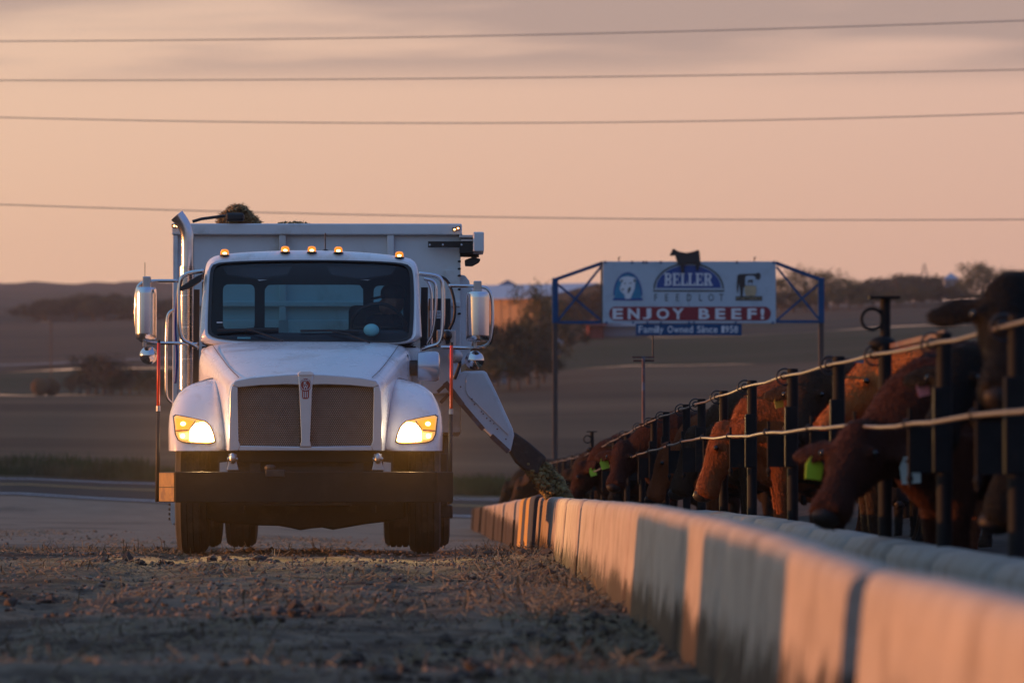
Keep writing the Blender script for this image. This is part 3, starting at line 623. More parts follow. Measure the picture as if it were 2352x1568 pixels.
# wheels
def wheel(x, yl, w, r, front=False):
    e = empty('wheel', (x, yl, r)); e.parent = truck; h = w/2; pf = [(-h+.03,r*.56),(-h+.005,r*.62),(-h,r*.8),(-h+.012,r*.93),(-h+.05,r*.985)]
    for k in range(4): a = -h+.06+k*(w-.12)/3-.007; pf += [(a,r),(a+.001,r-.016),(a+.013,r-.016),(a+.014,r)]
    pf += [(h-.05,r*.985),(h-.012,r*.93),(h,r*.8),(h-.005,r*.62),(h-.03,r*.56)]
    obj('tyre', MB().lathe(pf, (0,0,0), 'x', 48), RUBBER, e, smooth=40)
    sg = -1 if x < 0 else 1
    rim = [(-sg*.0,.02),(sg*.02,.10),(sg*.02,r*.30),(sg*(h-.09),r*.40),(sg*(h-.05),r*.50),(sg*(h-.02),r*.57)]
    o = obj('rim', MB().lathe(rim, (0,0,0), 'x', 32).lathe([(sg*.02,.02),(sg*.10,.05),(sg*.10,.10),(sg*.02,.13)], (0,0,0), 'x', 16), STEEL, e, smooth=40)
for x in (-.98, .98): wheel(x, 1.17, .27, .53, True)
for x in (-1.06, -.735, .735, 1.06): wheel(x, 6.1, .29, .54)
mb = MB().prism3([T(x,y,1.05) for x,y in ((470,1130),(470,1190),(505,1200),(590,1206),(640,1207),(668,1212),(690,1217),(715,1213),(740,1211),(765,1216),(800,1210),(840,1203),(900,1196),(932,1190),(932,1130))], (0,.35,0))
tp('front_axle', mb, DIRTYK, bevel=.02)
mb = MB().prism3([T(x,y,5.95) for x,y in ((500,1120),(500,1180),(590,1190),(660,1196),(700,1206),(735,1210),(770,1204),(800,1196),(875,1190),(960,1180),(960,1120))], (0,.4,0))
tp('rear_axle', mb, DIRTYK, bevel=.03)
for x in (-.43, .43): tp('frame_rail', MB().box(x-.045,x+.045,.35,8.4,.66,.94), DIRTYK)
tp('engine_block', MB().box(-.40,.40,.75,2.2,.40,1.0).box(-.3,.3,2.2,3.6,.38,.9).box(-.9,-.5,2.2,3.6,.42,.95).box(.5,.95,2.2,3.4,.42,.95), DIRTYK, bevel=.05)
for s in (-1,1): tp('inner_wheel_arch', MB().box(s*.55-.02 if s<0 else .53, -.53 if s<0 else .57, .6,1.9,.35,1.05).box(min(s*.55,s*1.02),max(s*.55,s*1.02),1.76,1.80,.5,1.2), DIRTYK)
for s in (-1,1): tp('mud_flap', MB().box(min(s*.6,s*1.2),max(s*.6,s*1.2),6.8,6.82,.25,1.0), RUBBER)
mb = MB()
for k in range(4): mb.bar(T(388,1158+k*11,1.95), T(402,1158+k*11,1.95), .022)
mb.bar(T(401,1120,1.95), T(401,1196,1.95), .03); tp('cab_step', mb, DIRTYK)
tp('sidewall_panel', MB().prism3([T(x,y,1.7) for x,y in ((393,1153),(403,1153),(403,1200),(397,1205),(392,1190))], (0,.5,0)), WHITE2)
tp('cab_step', MB().prism3([T(x,y,1.9) for x,y in ((1012,1156),(1040,1160),(1040,1190),(1012,1188))], (0,.4,0)).bar(T(1020,1040,1.9),T(1020,1160,1.9),.06), DIRTYK, bevel=.01)
tp('fuel_tank', MB().box(-1.16,-.6,2.1,3.5,.52,1.02), CHROME2, bevel=.08)

# cab
def dpl(py): return 1.74+(785-py)/185*.36
CO = [(457,800),(459,760),(463,700),(468,640),(473,606),(482,593),(500,585),(560,579),(640,575.5),(716,574.5),(800,577),(880,583),(938,591),(954,600),(961,617),(964,680),(967,740),(970,800)]
WS = [(477,783),(477,740),(479,680),(482,624),(486,610),(497,603),(560,599),(640,597),(716,596.5),(800,597.5),(880,600),(928,604),(942,610),(949,625),(951,690),(949,750),(945,787),(840,785),(700,783)]
CC = (712, 690); NA = 96
def soft(p, k=3):                      # round the corners of a closed outline
    p = np.array(p, float)
    for _ in range(k): q = np.roll(p, -1, 0); p = np.stack([p*.75+q*.25, p*.25+q*.75], 1).reshape(-1, 2)
    return p
CO = list(soft(CO)); WS = list(soft(WS)); NA = 160
co, ws = by_angle(CO, CC, NA), by_angle(WS, CC, NA)
def ring3(o, off): return [T(x, y, dpl(y)+off) for x, y in o]
def lerp(a, b, t): return a*(1-t)+b*t
mb = MB()
outer = ring3(co, .10); back = [Vector((p.x, 3.05, p.z)) for p in outer]
mb.loft([ring3(ws,.03), ring3(ws,-.0), ring3(lerp(ws,co,.35),-.005), ring3(lerp(ws,co,.75),.025), ring3(lerp(ws,co,.94),.06), outer, [p.lerp(q,.08)*1.0 for p,q in zip(outer,back)], back], False, False)
cab = tp('cab', mb, WHITE, smooth=45)
# inner lining and back wall with three windows
inn = [Vector((p.x*.975, p.y+.05, (p.z-1.8)*.965+1.8)) for p in outer]; innb = [Vector((p.x, 2.98, p.z)) for p in inn]
tp('cab_lining', MB().loft([inn, innb], False, False), INTER, cab, smooth=True)
WIN = [(512,653,585,757),(608,654,834,768),(858,656,926,768)]; ylb = 2.98
cells = [(464,642,597,795),(597,642,846,795),(846,642,955,795)]
mb = MB()
for (x0,y0,x1,y1),(a0,b0,a1,b1) in zip(WIN, cells):
    c = ((x0+x1)/2,(y0+y1)/2); wi = by_angle(rrect(x0,y0,x1,y1,12), c, 64); ce = by_angle([(a0,b0),(a1,b0),(a1,b1),(a0,b1)], c, 64)
    mb.loft([[T(x,y,ylb) for x,y in ce],[T(x,y,ylb) for x,y in wi],[T(x,y,ylb+.06) for x,y in wi]], False, False)
mb.prism3([T(x,y,ylb) for x,y in ((464,642),(466,625),(478,606),(500,597),(700,590),(920,600),(944,610),(953,625),(955,642))], (0,.05,0)); mb.prism3([T(x,y,ylb) for x,y in ((464,795),(955,795),(955,930),(464,930))], (0,.05,0))
bw = tp('cab_back_wall', mb, INTER, cab)
RG = glass('rear_glass', (.50,.72,.74), .6)
for x0,y0,x1,y1 in WIN: tp('rear_window', MB().prism3([T(x,y,ylb+.03) for x,y in rrect(x0,y0,x1,y1,12)], (0,.005,0)), RG, bw)
tp('windshield_gasket', MB().loft([ring3(ws,-.012), ring3(lerp(ws,np.array(CC)[None],.035),-.012), ring3(lerp(ws,np.array(CC)[None],.035),.03)], False, False), BLACK, cab, smooth=40)
wg = lerp(ws, np.array(CC)[None], .03); GL = glass('windshield_glass', (.80,.88,.92), .75)
tp('windshield', MB().loft([ring3(lerp(wg,np.array(CC)[None],.98),-.03), ring3(lerp(wg,np.array(CC)[None],.6),-.025), ring3(lerp(wg,np.array(CC)[None],.3),-.012), ring3(wg,.006)], True, False), GL, cab, smooth=True)
tp('cab_lower', MB().box(outer[0].x+.0,T(966,0,2).x,1.86,3.05,1.25,T(0,799,2).z).box(-.95,.95,1.9,3.0,.95,1.25), DOORW, cab, bevel=.03)
tp('dashboard', MB().prism3([T(x,y,2.0) for x,y in ((482,795),(482,772),(600,768),(640,764),(760,764),(800,756),(930,758),(945,770),(945,795))], (0,.45,0)), INTER, cab, bevel=.03)
for px in (590, 830): tp('sun_visor', MB().prism3([T(x+px,y,2.14) for x,y in ((-80,612),(80,612),(70,632),(0,642),(-70,632))], (0,.03,0)), INTER, cab, bevel=.01)
tp('seat', MB().box(T(560,0,2.6).x,T(660,0,2.6).x,2.6,2.8,1.3,T(0,752,2.6).z).box(T(800,0,2.7).x,T(915,0,2.7).x,2.78,2.93,1.2,T(0,700,2.7).z), INTER, cab, bevel=.05)
cst = T(868,752,2.35); mbs = MB().torus((0,0,0), .23, .016, 'z', 32, 8).bar((-.22,0,0),(.22,0,0),.03).tube([(0,0,0),(0,.05,-.3)], .025)
st = tp('steering_wheel', mbs, BLACK, cab, smooth=True); st.location = cst; st.rotation_euler = (R(-62),0,0)
TURQ = M('turquoise_ball', (.28,.62,.62), .5, var=.1)
tp('dash_ball', MB().ell(T(853,758,1.93), (.068,.05,.055), 20, 14), TURQ, cab, smooth=True)
tp('dash_box', MB().box(T(640,0,2.3).x,T(662,0,2.3).x,2.3,2.36,T(0,766,2.3).z,T(0,735,2.3).z), M('dash_screen', (.10,.2,.21), .4), cab)
tp('dash_paper', MB().box(T(545,0,1.95).x,T(575,0,1.95).x,1.95,2.05,T(0,778,1.95).z,T(0,774,1.95).z), TURQ, cab)
tp('permit_sticker', MB().prism3([T(x,y,1.765) for x,y in ((498,739),(511,739),(511,742),(498,742))], (0,.002,0)), WHITEP, cab)
for pts, arm in (([(499,758),(560,757),(640,757)],[(568,755),(600,765),(650,782)]), ([(690,760),(760,759),(826,762)],[(752,758),(800,768),(850,786)])):
    w = tp('wiper', MB().tube([T(x,y,dpl(y)-.05) for x,y in pts], .012, 6), BLACK, cab); tp('wiper_arm', MB().tube([T(x,y,dpl(y)-.07) for x,y in arm], .010, 6), BLACK, w)
for px, py in ((516,587),(655,580),(716,580),(777,581),(917,592)):
    m_ = tp('marker_light', MB().ell(T(px,py,2.18), (.045,.09,.014), 16, 8), BLACK, cab, smooth=True)
    tp('lamp', MB().lathe([(-.012,.036),(.02,.036),(.036,.030),(.043,.016),(.044,.002)], T(px,py-3,2.15), 'z', 16), MARK, m_, smooth=True); tp('bulb', MB().ell(T(px,py-5,2.115), (.019,.008,.010), 10, 8), CORE, m_, smooth=True)
tp('antenna', MB().tube([T(747,580,2.3),T(747,535,2.3)], .005, 6).lathe([(-.0,.035),(.02,.03),(.03,.008)], T(747,580,2.3), 'z', 12), BLACK, cab)
# door frames, dark gaps and grab handles at the cab sides
tp('door_seal', MB().bar(T(452,665,2.3),T(450,880,2.3),.05), BLACK, cab); tp('door_seal', MB().bar(T(975,660,2.3),T(973,800,2.3),.06), BLACK, cab)
tp('window_shade', MB().prism3([T(x,y,2.0) for x,y in ((413,660),(450,635),(466,628),(462,645),(440,660),(416,668))], (0,.10,0)), BLACK, cab, bevel=.01)
def handle(name, pts, yl, r, m=CHROME): return tp(name, MB().tube([T(x,y,yl+(z if len(q)==0 else q[0])) for x,y,z,*q in [(p[0],p[1],0,*p[2:]) for p in pts]], r, 10, 2), m, smooth=True)
handle('grab_handle', [(974,640),(998,645),(1002,665),(998,760),(980,790)], 2.25, .014)
# mirrors
ml = handle('mirror_bracket', [(468,622),(425,628),(412,645),(411,700),(413,760),(420,782),(440,790),(456,800)], 2.05, .019)
handle('mirror_bracket', [(408,645),(340,645),(320,652),(312,672),(312,765),(322,782),(345,788),(400,788),(455,790)], 2.05, .015)
handle('mirror_bracket', [(962,628),(1000,632),(1014,640),(1018,665),(1017,760),(1010,790),(985,796),(968,802)], 2.05, .019)
handle('mirror_bracket', [(1030,656),(1105,657),(1124,664),(1132,690),(1131,775),(1120,794),(1095,800),(1010,797)], 2.05, .015)
handle('step_rail', [(399,712),(388,718),(383,735),(382,890),(384,915),(395,925)], 3.0, .014)
handle('step_rail', [(978,640),(990,660),(992,700),(990,795)], 2.5, .012)
for x0,y0,x1,y1,cvx,cvy,cr in ((312,660,361,781,342,816,21),(1070,670,1124,784,1090,827,22)):
    c = T((x0+x1)/2,(y0+y1)/2,1.98); hw = (T(x1,0,1.98).x-T(x0,0,1.98).x)/2; hh = (T(0,y0,1.98).z-T(0,y1,1.98).z)/2; rings = []
    for zz, k in ((-hh,.80),(-hh*.96,.93),(-hh*.9,.99),(-hh*.75,1),(hh*.75,1),(hh*.9,.99),(hh*.96,.93),(hh,.80)):
        ring = []
        for j in range(32):
            a = 2*math.pi*j/32; ca, sa = math.cos(a), math.sin(a); ring.append((c.x+hw*k*math.copysign(abs(ca)**.95,ca), c.y+.15*k*(math.copysign(abs(sa)**.95,sa)*(1 if sa < 0 else .25)), c.z+zz))
        rings.append(ring)
    tw = R(9 if x0 < 700 else -4); rings = [[(c.x+(p[0]-c.x)*math.cos(tw)+(p[1]-c.y)*math.sin(tw), c.y-(p[0]-c.x)*math.sin(tw)+(p[1]-c.y)*math.cos(tw), p[2]) for p in r_] for r_ in rings]
    mm = tp('mirror', MB().loft(rings), MIRC, smooth=50)
    tp('mirror_glass', MB().box(c.x-hw*.85,c.x+hw*.85,c.y+.075,c.y+.085,c.z-hh*.9,c.z+hh*.9), CHROME, mm)
    tp('mount', MB().box(c.x-.035,c.x+.035,2.0,2.09,c.z+hh,c.z+hh+.095).bar((c.x-.02,2.05,c.z-hh),(c.x-.02,2.05,c.z-hh-.06),.03), STEEL, mm, bevel=.008)
    q = T(cvx,cvy,1.98); r = T(cvx+cr,0,1.98).x-q.x
    tp('convex_mirror', MB().lathe([(0.05,.01),(.03,r*.9),(0.0,r),(-.012,r*.97),(-.035,r*.8),(-.052,r*.5),(-.06,r*.02)], q, 'y', 28), CHROME, mm, smooth=50)
tp('wire_antenna', MB().tube([T(333,648,2.05),T(333,603,2.05)], .003, 5), BLACK)
# height rods at the bumper ends
for pts in (((365,938,788),(362,938,1152)), ((1037,945,793),(1033,945,1156))):
    (px,y0,y1),(qx,y2,y3) = pts; yl = .33
    g = tp('guide_rod', MB().tube([T(px-1,y2,yl),T(qx,y3,yl)], .017, 8), DIRTYK, bump, smooth=True)
    tp('flag_rod', MB().tube([T(px-1,y0-1,yl),T(px,y1,yl)], .0135, 10), ORANGE, g, smooth=True); tp('collar', MB().tube([T(px-1,y0+6,yl),T(px-1,y0-6,yl)], .019, 10), STEEL, g)
    tp('rod_tip', MB().tube([T(px,y1,yl),T(px,y1-7,yl)], .013, 8), BLACK, g)
# air cleaner
ac = tp('air_cleaner', MB().lathe([(-.10,.10),(-.09,.125),(.06,.13),(.085,.115),(.09,.09),(.095,.05)], T(985,841,1.7), 'x', 32), SILVER, smooth=40)
tp('intake_pipe', MB().tube([T(925,846,1.7),T(962,845,1.7)], .068, 16), DIRTYK, ac, smooth=40); tp('intake_flange', MB().box(T(928,0,1.7).x,T(938,0,1.7).x,1.62,1.78,T(0,868,1.7).z,T(0,815,1.7).z), DIRTYK, ac)
# exhaust stack with perforated heat shield
ys0 = 3.3; xr_ = .058
stack = tp('exhaust_stack', MB().tube([T(431,640,ys0),T(431,600,ys0),T(431,560,ys0),T(430,540,ys0),T(425,522,ys0),T(417,508,ys0),T(406,495,ys0)], [.058]*5+[.06,.066], 20, 1), CHROME2, smooth=40)
mb = MB(); ct = T(429.5,0,ys0); z0, z1 = T(0,895,ys0).z, T(0,612,ys0).z; n, rows = 30, 62; Rr = .069
for i in range(n):
    for j in range(rows):
        solid = j % 16 == 15
        def q(u, v): a = R(170+200*(i+u)/n); return (ct.x+Rr*math.cos(a), ys0+Rr*math.sin(a), z0+(z1-z0)*(j+v)/rows)
        if solid: mb.add([q(0,0),q(1,0),q(1,1),q(0,1)], [(0,1,2,3)]); continue
        sh = .0
        o = [q(0,0),q(1,0),q(1,1),q(0,1)]; k = [q(.26,.2),q(.74,.2),q(.74,.8),q(.26,.8)]; mb.add(o+k, [(0,1,5,4),(1,2,6,5),(2,3,7,6),(3,0,4,7)])
tag(tp('heat_shield', mb, CHROME2, stack, fix=False), kind='stuff')
tp('shield_back', MB().tube([T(430,897,ys0+.01),T(430,641,ys0+.01)], .05, 16), BLACK, stack)
STRAP = M('blue_hose', (.02,.05,.28), .5)
tp('air_hose', MB().tube([T(x,y,3.6) for x,y in ((414,640),(404,700),(402,760),(407,820),(403,880))], .012, 8, 2), STRAP, smooth=True)

# mixer box
yb = 4.2; LX, RX = T(397,0,yb).x, T(1058,0,yb).x; ztop = T(0,514,yb).z; zbot = 1.05
box = tp('mixer_box', MB().box(LX,LX+.03,yb,8.4,zbot,ztop-.02).box(RX-.03,RX,yb,8.4,zbot,ztop-.02).box(LX+.03,RX-.03,8.36,8.4,zbot,ztop-.02).box(LX+.03,RX-.03,yb+.001,8.36,zbot,zbot+.04), WHITE2)
tp('front_wall', MB().box(LX+.03,RX-.03,yb+.01,yb+.04,zbot+.04,ztop-.03), WHITE2, box)
tp('top_rail', MB().box(LX-.01,RX+.01,yb-.06,yb+.08,T(0,540,yb).z,ztop).box(LX-.012,LX+.09,yb+.08,8.4,T(0,540,yb).z,ztop).box(RX-.09,RX+.012,yb+.08,8.4,T(0,540,yb).z,ztop), WHITE2, box, bevel=.012)
for x0,x1 in ((397,409),(641,657),(889,905)): tp('wall_stiffener', MB().box(T(x0,0,yb).x,T(x1,0,yb).x,yb-.045,yb+.012,zbot,T(0,540,yb).z+.002), WHITE2, box, bevel=.008)
tp('lower_channel', MB().box(LX,RX,yb-.05,yb+.01,T(0,692,yb).z-.05,T(0,692,yb).z).box(LX,RX,yb-.03,yb+.01,zbot,T(0,735,yb).z), WHITE2, box, bevel=.008)
for px,py in ((400,519),(406.5,520),(1044,527),(1052,524)):
    l_ = tp('marker_light', MB().box(T(px,0,yb).x-.02,T(px,0,yb).x+.02,yb-.075,yb-.055,T(0,py,yb).z-.014,T(0,py,yb).z+.014), BLACK, box); tp('bulb', MB().ell(T(px,py,yb-.103), (.009,.008,.007), 8, 6), CORE, l_, smooth=True)
    tp('lamp', MB().ell(T(px,py,yb-.085), (.015,.02,.011), 10, 8), MARK, l_, smooth=True)
tp('light_arm', MB().tube([T(442,509,yb),T(462,503,yb),T(522,495,yb)], .014, 8), BLACK, box); tp('arm_lamp', MB().box(T(519,0,yb).x,T(561,0,yb).x,yb-.1,yb+.06,T(0,508,yb).z,T(0,490,yb).z), BLACK, box, bevel=.02)
# right side machinery
arm = tp('unloading_door_frame', MB().box(T(1086,0,yb).x,T(1111,0,yb).x,yb-.25,yb+.5,T(0,580,yb).z,T(0,535,yb).z), WHITE2, box, bevel=.012)
tp('guide_channel', MB().box(T(1054,0,yb).x,T(1096,0,yb).x,yb-.15,yb+.4,T(0,548,yb).z,T(0,541,yb).z).box(T(1058,0,yb).x,T(1092,0,yb).x,yb-.12,yb+.4,T(0,556,yb).z,T(0,549,yb).z), STEEL, arm, bevel=.005)
tp('bracket', MB().box(T(983,0,yb).x,T(1060,0,yb).x,yb-.09,yb-.07,T(0,569,yb).z,T(0,555,yb).z).box(T(1055,0,yb).x,T(1087,0,yb).x,yb-.16,yb+.3,T(0,582,yb).z,T(0,557,yb).z).tube([T(1060,545,yb),T(1052,532,yb)], .02), DIRTYK, arm)
mb = MB()
for px in (987,1017,1060,1090): mb.ell(T(px,562,yb-.17 if px > 1050 else yb-.095), (.009,.009,.009), 8, 6)
tp('bolts', mb, WHITEP, arm)
wl = tp('work_lamp', MB().prism3([T(x,y,yb-.05) for x,y in ((1067,597),(1085,590),(1104,594),(1101,602),(1085,611),(1068,611))], (0,.10,0)), BLACK, box, bevel=.01)
tp('lamp_bracket', MB().bar(T(1056,586,yb),T(1100,587,yb),.03).bar(T(1092,587,yb),T(1092,597,yb),.025), BLACK, wl)
tp('gear_housing', MB().prism3([T(x,y,yb+.05) for x,y in ((1055,630),(1068,632),(1078,645),(1080,660),(1086,662),(1088,690),(1088,770),(1075,830),(1055,840))], (0,.5,0)), WHITE2, box, bevel=.015)
tp('side_plate', MB().box(T(1022,0,yb).x,T(1057,0,yb).x,yb-.035,yb+.0,T(0,850,yb).z,T(0,620,yb).z), WHITE2, box, bevel=.004)
mb = MB()
for y in (600,617,633,664,720): mb.ell(T(1055,y,yb-.04), (.016,.012,.010), 8, 6)
tp('bolts', mb, BLACK, box)
bp_ = tp('black_panel', MB().box(T(984,0,3.7).x,T(1035,0,3.7).x,3.7,4.16,T(0,781,3.7).z,T(0,685,3.7).z), BLACK, box, bevel=.01)
lb = tp('decal', MB().box(T(987,0,3.69).x,T(1014,0,3.69).x,3.694,3.699,T(0,731,3.69).z,T(0,713,3.69).z), WHITEP, bp_)
letters(lb, [('NO STEP',989,1012,716,721),('KEEP CLEAR',989,1012,724,728)], BLACK, lambda x,y: T(x,y,3.692), .001)
cb = tp('control_box', MB().box(T(1003,0,3.5).x,T(1046,0,3.5).x,3.5,3.75,T(0,796,3.5).z,T(0,757,3.5).z), STEEL, box, bevel=.01)
tp('camera_ball', MB().ell(T(1027,770,3.44), (.045,.05,.045), 16, 10).bar(T(1027,774,3.45),T(1030,790,3.45),.045), BLACK, cb, smooth=40)
tp('hydraulic_hose', MB().tube([T(x,y,3.4) for x,y in ((1006,634),(1025,640),(1038,665),(1046,705),(1043,735),(1032,757))], .013, 8, 2), BLACK, box, smooth=True)
tp('hydraulic_hose', MB().tube([T(x,y,3.9) for x,y in ((1046,800),(1058,830),(1052,850),(1044,870))], .016, 8, 2), BLACK, box, smooth=True)
tp('motor', MB().lathe([(-.06,.03),(-.05,.06),(.10,.065),(.12,.03)], T(1046,818,3.9), 'y', 16), STEEL, box, smooth=40)
tp('lower_side_plate', MB().prism3([T(x,y,yb-.1) for x,y in ((972,800),(1045,800),(1045,880),(1034,902),(1012,905),(1000,905),(972,905))], (0,.08,0)), WHITE2, box, bevel=.01)
# unloading chute
yc = 3.9
ch = tp('unloading_chute', MB().prism3([T(x,y,yc) for x,y in ((1040,862),(1066,852),(1112,851),(1118,856),(1142,905),(1178,985),(1181,1000),(1173,1036),(1166,1037),(1110,985),(1062,935),(1034,905),(1030,880))], (0,.62,0)), WHITE2, box, bevel=.012)
tp('chute_side_panel', MB().prism3([T(x,y,yc-.012) for x,y in ((1070,866),(1078,856),(1112,856),(1138,908),(1172,985),(1168,1000),(1092,925),(1074,908),(1069,895))], (0,.014,0)), WHITE2, ch, bevel=.006)
tp('chute_edge', MB().bar(T(1022,878,yc-.03),T(1062,930,yc-.03),.05).bar(T(1062,930,yc-.03),T(1110,986,yc-.03),.04).bar(T(1128,1000,yc-.03),T(1168,1037,yc-.03),.045).bar(T(1005,900,yc),T(1030,878,yc),.03).bar(T(1030,905,yc),T(1012,925,yc),.03), RUST, ch)
mb = MB()
for x,y in ((1090,928),(1106,945),(1110,950),(1118,960),(1126,966),(1134,972),(1142,985),(1162,1008),(1058,888),(1084,916)): mb.ell(T(x,y,yc-.016), (.007,.006,.007), 8, 6)
tp('bolts', mb, RUST, ch)
tp('rubber_spout', MB().prism3([T(x,y,yc+.04) for x,y in ((1180,990),(1215,1015),(1256,1050),(1253,1058),(1240,1072),(1236,1090),(1205,1078),(1185,1062),(1170,1038))], (0,.5,0)), RUBBER, ch, bevel=.02)
# feed pouring out of the spout, and the load above the rim
def lumpy(poly, yl0, yl1, n, smin, smax, straws):
    mb = MB(); p = np.array(poly); lo, hi = p.min(0), p.max(0); k = 0; inside = lambda x,y: sum(((p[i][1] > y) != (p[i-1][1] > y)) and (x < (p[i-1][0]-p[i][0])*(y-p[i][1])/(p[i-1][1]-p[i][1])+p[i][0]) for i in range(len(p))) % 2
    while k < n:
        x, y = rng.uniform(lo, hi)
        if not inside(x, y): continue
        k += 1; c = T(x, y, rng.uniform(yl0, yl1))+Vector((TX,TY,0)); s = rng.uniform(smin, smax)
        if k % 2: mb.ell(c, (s*rng.uniform(.5,1.2), s, s*rng.uniform(.5,1.2)), 6, 4)
        for _ in range(straws):
            a = Vector(rng.normal(0,1,3)*np.array([1,1,.45])).normalized()*rng.uniform(.02,.055); w = a.cross(Vector((.3,1,.2))).normalized()*.0035; u = Vector((0,-.004,0)); mb.add([c-w, c+w, c+u, c+a-w*.3, c+a+w*.3, c+a+u], [(0,1,4,3),(1,2,5,4),(2,0,3,5)])
    return mb
o = obj('pouring_feed', lumpy([(1192,1058),(1236,1072),(1256,1062),(1285,1095),(1318,1150),(1262,1152),(1232,1110)], yc+.06, yc+.5, 2600, .012, .03, 2), FEEDG, fix=False, smooth=True); tag(o, kind='stuff')
HAY = M('hay', (.30,.21,.10), .95, var=.45, scale=14, bump=.8, col2=(.14,.09,.045), c2s=9)
hp = MB(); rings = []
for t in np.linspace(0, 1, 26):
    d = yb+.1+t*4.1; ring = []
    for x in np.linspace(LX+.03, RX-.03, 40):
        px = 702+x*255; hump = .13*math.exp(-((px-551)/24)**2)*math.exp(-((d-yb-.7)/.5)**2)+.05*math.exp(-((px-672)/34)**2)+.035*math.exp(-((px-808)/12)**2)
        ring.append((TX+x, TY+d, ztop-.055+hump*1.05+.03*NZ[2](x*5,d*5)+.02*NZ[3](x*11,d*11)))
    rings.append(ring)
hp.loft(rings, False, False, closed=False)
hl_ = empty('feed_load', (TX, TY+6, ztop)); tag(hl_, 'load of straw and chopped feed heaped above the rim of the mixer box', 'feed load')
wpart('heap', hp, HAY, hl_, smooth=True)
o = wpart('loose_straw', lumpy([(500,512),(508,494),(524,480),(536,473),(548,470),(562,476),(572,488),(584,500),(598,512)], yb+.2, yb+1.2, 5200, .006, .016, 1), HAY, hl_, fix=False, smooth=True); tag(o, kind='stuff')
o = wpart('loose_straw', lumpy([(630,514),(650,510),(690,509),(715,514)], yb+.2, yb+.8, 60, .008, .014, 1), HAY, hl_, fix=False); tag(o, kind='stuff')

# ------------------------------------------------------------------ animals and driver: one continuous skin each
def skin(name, mb, m, voxel, smooth=5, fac=.5):
    me = mesh(name, mb.v, mb.f); o = bpy.data.objects.new(name, me); COL.objects.link(o)
    r = o.modifiers.new('r', 'REMESH'); r.mode = 'VOXEL'; r.voxel_size = voxel; r.use_smooth_shade = True
    if smooth: s = o.modifiers.new('s', 'SMOOTH'); s.iterations = smooth; s.factor = fac
    bpy.context.view_layer.update(); me2 = bpy.data.meshes.new_from_object(o.evaluated_get(bpy.context.evaluated_depsgraph_get())); bpy.data.objects.remove(o); bpy.data.meshes.remove(me)
    me2.name = name; me2.materials.clear(); me2.materials.append(m); me2.polygons.foreach_set('use_smooth', [True]*len(me2.polygons)); return me2
def hide(name, c, c2, rough=.75):
    m = M(name, c, rough, var=.35, scale=5, bump=.7, bscale=55, col2=c2, c2s=2.2, spec=.12, stretch=(1,1,.4)); b = m.node_tree.nodes['Principled BSDF']; b.inputs['Sheen Weight'].default_value = .10; b.inputs['Sheen Roughness'].default_value = .45; b.inputs['Sheen Tint'].default_value = (*[min(1,x*3+.05) for x in c],1); return m
BLK = hide('black_hide', (.006,.005,.0045), (.016,.009,.005)); REDH = hide('red_hide', (.18,.047,.014), (.07,.019,.007)); LRED = hide('light_red_hide', (.33,.10,.026), (.22,.06,.017)); DRED = hide('dark_red_hide', (.038,.011,.006), (.014,.005,.003)); BRN = hide('brown_black_hide', (.035,.017,.009), (.010,.006,.005))
LIME = M('lime_ear_tag', (.40,.60,.03), .5); WTAG = M('white_ear_tag', (.45,.46,.38), .5); OTAG = M('orange_ear_tag', (.80,.34,.02), .5); PTAG = M('pink_ear_tag', (.72,.20,.20), .5)
EYEM = M('eye', (.004,.003,.003), .12)
POSES = {'feeding': ((-.44,0,.93), (-.60,-.05,.46), (-.1,1,0)), 'standing': ((-.60,0,1.34), (-.98,-.05,1.04), (0,1,0)), 'turned': ((-.46,-.10,1.30), (-.62,-.44,.90), (-.85,.45,0)), 'eating': ((-.50,-.08,.88), (-.76,-.33,.50), (-.78,.62,0)), 'low_turned': ((-.50,-.05,.98), (-.60,-.34,.60), (-.85,.45,0))}
def ear_axis(poll, side, d, fr, s, pose):
    if pose in ('feeding', 'standing'): ax = side*s*.62-d*.62-fr*.25+Vector((0,0,-.10))
    else: ax = side*s-fr*.15-d*.05+Vector((0,0,-.10))
    return ax.normalized(), poll+side*s*.10+d*.05-fr*.02
